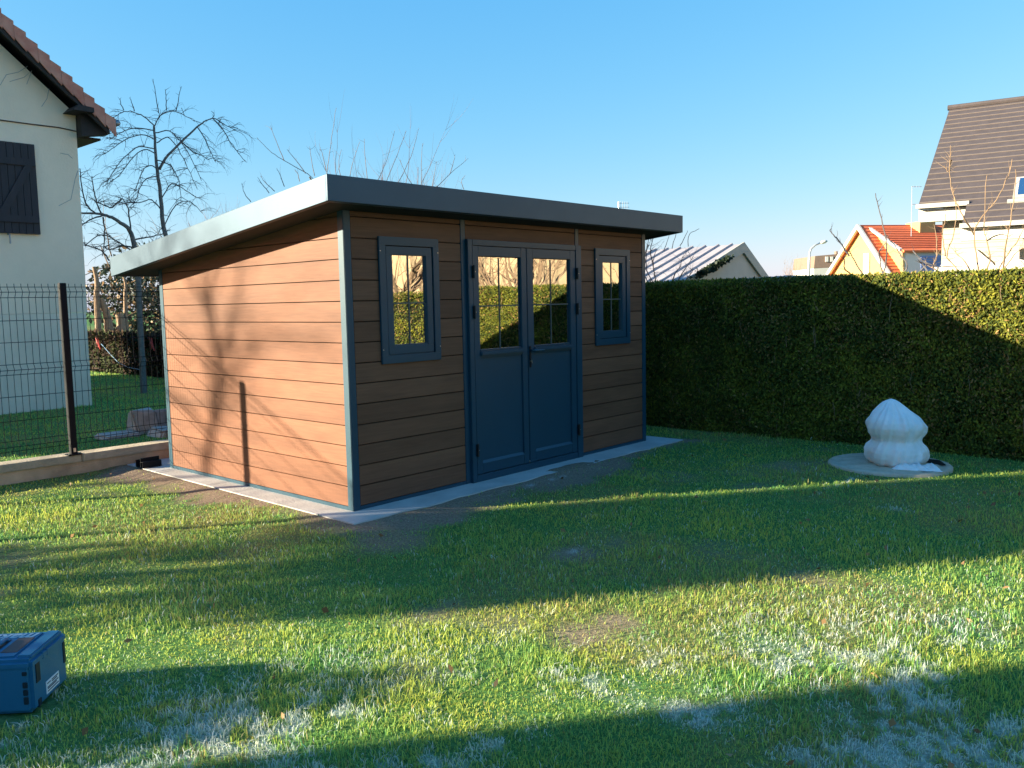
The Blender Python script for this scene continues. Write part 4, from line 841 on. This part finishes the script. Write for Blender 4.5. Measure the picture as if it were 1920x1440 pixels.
cv.prism([cp_(1762, 498, .10), cp_(1830, 467, .10), cp_(1860, 492, .10), cp_(1866, 500, .10)], e_*.08); cv.prism([cp_(1866, 494, .12), cp_(1925, 460, .12), cp_(1960, 470, .12), cp_(1960, 499, .12), cp_(1868, 499, .12)], e_*.10); cv.prism([cp_(1752, 501, .16), cp_(1960, 495.5, .16), cp_(1960, 502, .16), cp_(1752, 511, .16)], e_*.14); cv.build('canopy', M['lilac'], ch)

# ------------------------------------------------------------------ yellow house
qv = np.array([.80, -.60, 0]); wv = np.array([.60, .80, 0]); A = dep(1610, 422, 50); yh = thing('yellow_house', 'yellow gabled house with bright orange tiled roof beyond the hedge', 'house', (*(A+qv*4)[:2], GZ))
def yp(q, w, z): p = A+qv*q+wv*w; return np.array([p[0], p[1], z])
zA = A[2]; el_, er_ = onp(1561, 500, A, qv), onp(1661, 500, A, qv); k1, k2 = (zA-el_[2])/np.dot(el_-A, wv), (zA-er_[2])/-np.dot(er_-A, wv)
zl = lambda w: zA-abs(w)*(k1 if w > 0 else k2)
YL, YR, YLEN = 3.6, -4.4, 9.5
MB().prism([yp(.25, YR+.25, GZ), yp(.25, YL-.25, GZ), yp(.25, YL-.25, zl(YL-.25)-.12), yp(.25, 0, zA-.15), yp(.25, YR+.25, zl(YR+.25)-.12)], qv*(YLEN-.5)).build('wall', M['yellow'], yh)
yr = MB().prism([yp(0, YR, zl(YR)-.1), yp(0, 0, zA-.1), yp(0, 0, zA), yp(0, YR, zl(YR))], qv*YLEN); yr.prism([yp(0, YL, zl(YL)-.1), yp(0, 0, zA-.1), yp(0, 0, zA), yp(0, YL, zl(YL))], qv*YLEN); yrf = yr.build('roof', M['orange'], yh)
tc_ = MB()
for i in range(22):
    w0 = YR*(i+.1)/22; tc_.prism([yp(.05, w0, zl(w0)+.002), yp(.05, w0-.05, zl(w0-.05)+.002), yp(.05, w0-.05, zl(w0-.05)+.045), yp(.05, w0, zl(w0)+.025)], qv*(YLEN-.1))
tc_.build('tile_courses', M['orangedark'], yrf)
vb_ = MB()
for s_, e2_ in ((YR, -1), (YL, 1)): vb_.prism([yp(-.12, s_, zl(s_)-.22), yp(-.12, 0, zA-.22), yp(-.12, 0, zA+.06), yp(-.12, s_, zl(s_)+.06)], qv*.16)
vb_.build('barge_board', M['white'], yh)
wy = MB(); w0, w1 = -.25, -.80; wy.prism([yp(.18, w0, 2.6), yp(.18, w1, 2.6), yp(.18, w1, 3.92), yp(.18, w0, 3.92)], qv*.05); wyo = wy.build('window', M['white'], yh)
MB().prism([yp(.15, w0-.28, 2.6), yp(.15, w0-.30, 2.6), yp(.15, w0-.30, 3.9), yp(.15, w0-.28, 3.9)], qv*.03).build('window_bar', M['rimb'], wyo)
def yq(u, v, q): return onp(u, v, A+qv*q, qv)
D0 = .72; c1_, c2_, c3_ = yq(1634, 431, D0), yq(1692, 471, D0), yq(1694, 512, D0)
dm = MB().prism([c1_, c2_, c3_, c3_+wv*3.2-[0, 0, .2]], qv*.12); dor = dm.build('dormer', M['yellow'], yh)
MB().prism([c2_+[0, 0, -.02], c3_, c3_+qv*4, c2_+qv*4+[0, 0, -.02]], wv*.2).build('dormer_front', M['lilac'], dor)
MB().prism([c1_+[0, 0, .0], c2_+[0, 0, .0], c2_+[0, 0, .14], c1_+[0, 0, .14]], -qv*.18).build('dormer_verge', M['white'], dor)
dk = MB().prism([c1_+[0, 0, .02], c2_-wv*.15+[0, 0, -.08], c2_-wv*.15+[0, 0, .04], c1_+[0, 0, .14]], qv*4.6); dko = dk.build('dormer_roof', M['orange'], dor); tc2 = MB()
for i in range(12):
    f_ = (i+.4)/12; p = c1_*(1-f_)+c2_*f_+np.array([0, 0, .145]); p2 = p+(c2_-c1_)*.02; tc2.prism([p, p2, p2+[0, 0, .03], p+[0, 0, .02]], qv*4.6)
tc2.build('tile_courses', M['orangedark'], dko)
f0 = c2_*.6+c3_*.4-wv*.02; hz = np.array([0, 0, 1.]); ds = MB()
for i in range(9): ds.prism([f0+qv*1.1+hz*(.1-.13*i), f0+qv*2.5+hz*(.1-.13*i), f0+qv*2.5+hz*(.20-.13*i), f0+qv*1.1+hz*(.20-.13*i)], -wv*.05)
ds.build('dormer_shutter', M['blueshut'], dor)
cy = MB().prism([yp(3.35, -.95, zl(.95)-.6), yp(4.35, -.95, zl(.95)-.6), yp(4.35, -.95, zA+.12), yp(3.35, -.95, zA+.12)], wv*1.3); cy.build('chimney', M['yellow'], yh)
ay = dep(1709, 420, 49); yan = MB().tube([ay-[0, 0, .8], dep(1710, 349, 49)], .022, 5); a1_ = dep(1710, 350, 49); yan.tube([a1_, dep(1728, 350, 49)], .018, 5); yan.tube([dep(1710, 383, 49), dep(1722, 383, 49)], .018, 5)
for u in (1714, 1719, 1724): yan.tube([dep(u, 352, 48.8), dep(u, 348, 49.2)], .015, 4)
yan.build('aerial', M['alu'], yh)

# ------------------------------------------------------------------ far roofs, lamp, trees
bh = dep(1550, 500, 80); bro = thing('brown_house', 'small far brown clad house with two white windows beside the street lamp', 'house', (bh[0], bh[1], GZ))
def bq(u, v): return dep(u, v, 80)
fwd = AX[2]*[1, 1, 0]; fwd /= np.linalg.norm(fwd)
a_, b_, c_, d_ = bq(1526, 503), bq(1582, 500), bq(1580, 475.5), bq(1528.5, 480); MB().prism([a_, b_, c_, d_], fwd*6).build('roof', M['brown'], bro)
z_ = np.array([0, 0, 1.]); MB().prism([a_*[1, 1, 0]+z_*GZ, b_*[1, 1, 0]+z_*GZ, b_-z_*.02, a_-z_*.02], fwd*6).build('wall', M['white'], bro)
for u in (1550, 1559): MB().prism([bq(u-2.6, 491), bq(u+2.6, 490.6), bq(u+2.6, 481), bq(u-2.6, 481.4)], -fwd*.08).build('window', M['white'], bro)
MB().prism([bq(1568, 478), bq(1571, 478), bq(1571, 471), bq(1568, 471)], fwd*.5).build('chimney', M['brown'], bro)
lb = dep(1517, 510, 45); lamp = thing('street_lamp', 'tall pale street lamp with curved arm beyond the hedge', 'street lamp', (lb[0], lb[1], GZ))
MB().tube([(lb[0], lb[1], GZ), dep(1517, 490, 45), dep(1518, 474, 45), dep(1521, 466, 45), dep(1529, 459, 45), dep(1540, 455, 45)], [.09, .07, .06, .055, .05, .045], 8).build('pole', M['alu'], lamp, True)
hd = MB().tube([dep(1538, 456.2, 45), dep(1541, 454.8, 45), dep(1547, 453, 45), dep(1551, 452, 45)], [.04, .085, .09, .04], 8); hd.build('lamp_head', M['white'], lamp, True)
for i, (u, d, H, lab) in enumerate(((1500, 85, 4.6, 'far hazy bare tree left of the street lamp pole'), (1523, 88, 4.4, 'far hazy bare tree just right of the street lamp pole'))):
    bush('far_tree', lab, dep(u, 500, d)[:2], H, 16, 1.0, 'tantwig', .05, 2)

th_ = thing('tan_house', 'tan rendered house beyond the hedge, mirrored in the door panes', 'house', (16, -13, GZ))
MB().box(13.5, 19, -19, -9.5, GZ-.2, 4.6).build('wall', M['tanwall'], th_); MB().prism([(13.2, -19.3, 4.55), (19.3, -19.3, 4.55), (16.2, -19.3, 7.4)], (0, 10.1, 0)).build('roof', M['slate'], th_)
for x, y, H, lab in ((8.6, -9.3, 4.6, 'bare tan tree beyond the hedge, mirrored in the left door pane'), (9.6, -6.8, 4.4, 'bare tan tree beyond the hedge, mirrored in the right door pane')): bush('garden_tree', lab, (x, y), H, 16, .9, 'tantwig', .05, 2)
ev = thing('conifer', 'dark conifer beyond the hedge, mirrored in the left window', 'tree', (8.3, -12.2, GZ)); n = 7000; hh = 5.2*RNG.random(n); aa = RNG.uniform(0, 6.283, n); r9 = (1.7*(1-hh/5.3))*(.5+.5*RNG.random(n)); P = np.stack([8.3+r9*np.cos(aa), -12.2+r9*np.sin(aa), GZ+.3+hh], -1)
leafcloud('crown', P, np.stack([np.cos(aa), np.sin(aa), np.full(n, .2)], -1), np.array([.05, .07, .04])*(.5+RNG.random(n))[:, None], .16, .05, M['leaf'], ev); MB().tube([(8.3, -12.2, GZ-.1), (8.3, -12.2, 4.8)], [.14, .02], 8).build('trunk', M['bark'], ev)
# ------------------------------------------------------------------ unseen casters left of the view, set to throw the long shadows
oh = thing('owner_house', 'large cream rendered house standing left of the lawn', 'house', (-13, -4, GZ))
MB().box(-17, -9.5, -11, 2.85, GZ-.2, 4.2).build('wall', M['cream'], oh)
MB().prism([(-17.1, -11.2, 4.15), (-9.4, -11.2, 4.15), (-13.25, -11.2, 6.6)], (0, 14.1, 0)).build('roof', M['tile'], oh)
ow = MB()
for y in (-8.2, -4.2, -.6): ow.box(-9.5, -9.46, y, y+1.2, 1.0, 2.3)
owo = ow.build('window', M['white'], oh)
def column(x, y, r, H, lab):
    t = thing('shadow_evergreen', lab, 'tree', (x, y, GZ)); MB().lathe([(.05, 2.9), (r*.82, 3.1), (r*.84, H*.84), (r*.6, H*.95), (.02, H)], (x, y, GZ), 20).build('inner_branches', M['core'], t)
    MB().tube([(x, y, GZ-.1), (x+.03, y, 1.5), (x, y, 3.2)], [.07, .06, .05], 10).build('trunk', M['bark'], t, True)
    n = 17000; a = RNG.uniform(0, 2*math.pi, n); z = H*(.12+.88*RNG.random(n)); rr = r*np.clip((1-np.clip((z/H-.84)/.17, 0, 1)**2), .05, 1)**.5*(.84+.20*RNG.random(n))
    k = (z > 2.9) | (RNG.random(n) < .42); a, z, rr = a[k], z[k], rr[k]; n = len(a); lo = z < 2.9; rr = np.where(lo, rr*RNG.random(n)**.5, rr)
    P = np.stack([x+rr*np.cos(a), y+rr*np.sin(a), GZ+z], -1); c = np.array([.03, .06, .02])*(.6+.8*RNG.random(n))[:, None]
    leafcloud('foliage', P, np.stack([np.cos(a), np.sin(a), np.full(n, .5)], -1), c, .10, .03, M['leaf'], t, .5)
column(-9.5, 5.72, .97, 5.3, 'unseen round evergreen on a bare stem, added to cast the dark band on the lawn')  # unseen tree, added and shaped for the dark band across the lawn
t9 = thing('garden_tree', 'tall bare spreading tree far beyond the fence left of the view', 'tree', (-14, 12.6, GZ)); tr = MB(); cr = MB()
b9 = np.array([-14, 12.6, GZ]); q = limb(tr, [b9-[0, 0, .1], b9+[0, .03, 2.6], b9+[.1, .1, 4.4], b9+[.1, -.3, 5.6], b9+[.1, -.2, 6.4]], .085, .02); tr.build('trunk', M['bark'], t9, True)
for i in range(20):
    a = random.uniform(0, 2*math.pi); d = np.array([math.cos(a)*.5, math.sin(a)*.8, random.uniform(.1, .9)])
    twig(cr, q[random.randint(7, len(q)-1)], d, random.uniform(.9, 1.7), .022, 2, .12, .35, 4)
cr.build('crown', M['twig'], t9)
sb0 = np.array([-9.2, 3.22, GZ]); gs = thing('shade_shrub', 'unseen loose evergreen shrub, added left of the lawn to shade the tool case', 'shrub', sb0); n = 6500  # unseen shrub, added so the tool case lies in shade
q = RNG.normal(0, 1, (n, 3)); q /= np.linalg.norm(q, axis=1)[:, None]; q *= (RNG.random(n)**.4)[:, None]*[.52, .68, 1.22]; P = sb0+[0, 0, 1.27]+q
leafcloud('foliage', P, q, np.array([.05, .09, .03])*(.5+RNG.random(n))[:, None], .10, .035, M['leaf'], gs); stm = MB(); limb(stm, [sb0-[0, 0, .05], sb0+[.02, 0, .6], sb0+[0, 0, 1.6]], .05, .02); stm.build('trunk', M['bark'], gs)
# a few fallen leaves lying on the lawn
n = 190; x = RNG.uniform(-3.2, 4.8, n); y = RNG.uniform(-4.4, 3.2, n); ok = ~((x > -.3) & (y > -.35)) & (np.hypot(x-4.2, y+2.5) > .6) & (x < 4.8); x, y = x[ok], y[ok]; n = len(x)
P = np.stack([x, y, ground_z(x, y)+.018+.012*RNG.random(n)], -1)
kind(leafcloud('fallen_leaves', P, np.tile((0, 0, .2), (n, 1)), np.array([.30, .17, .08])*(.5+RNG.random(n))[:, None], .034, .013, M['leaf'], None, .9, .0), 'stuff')
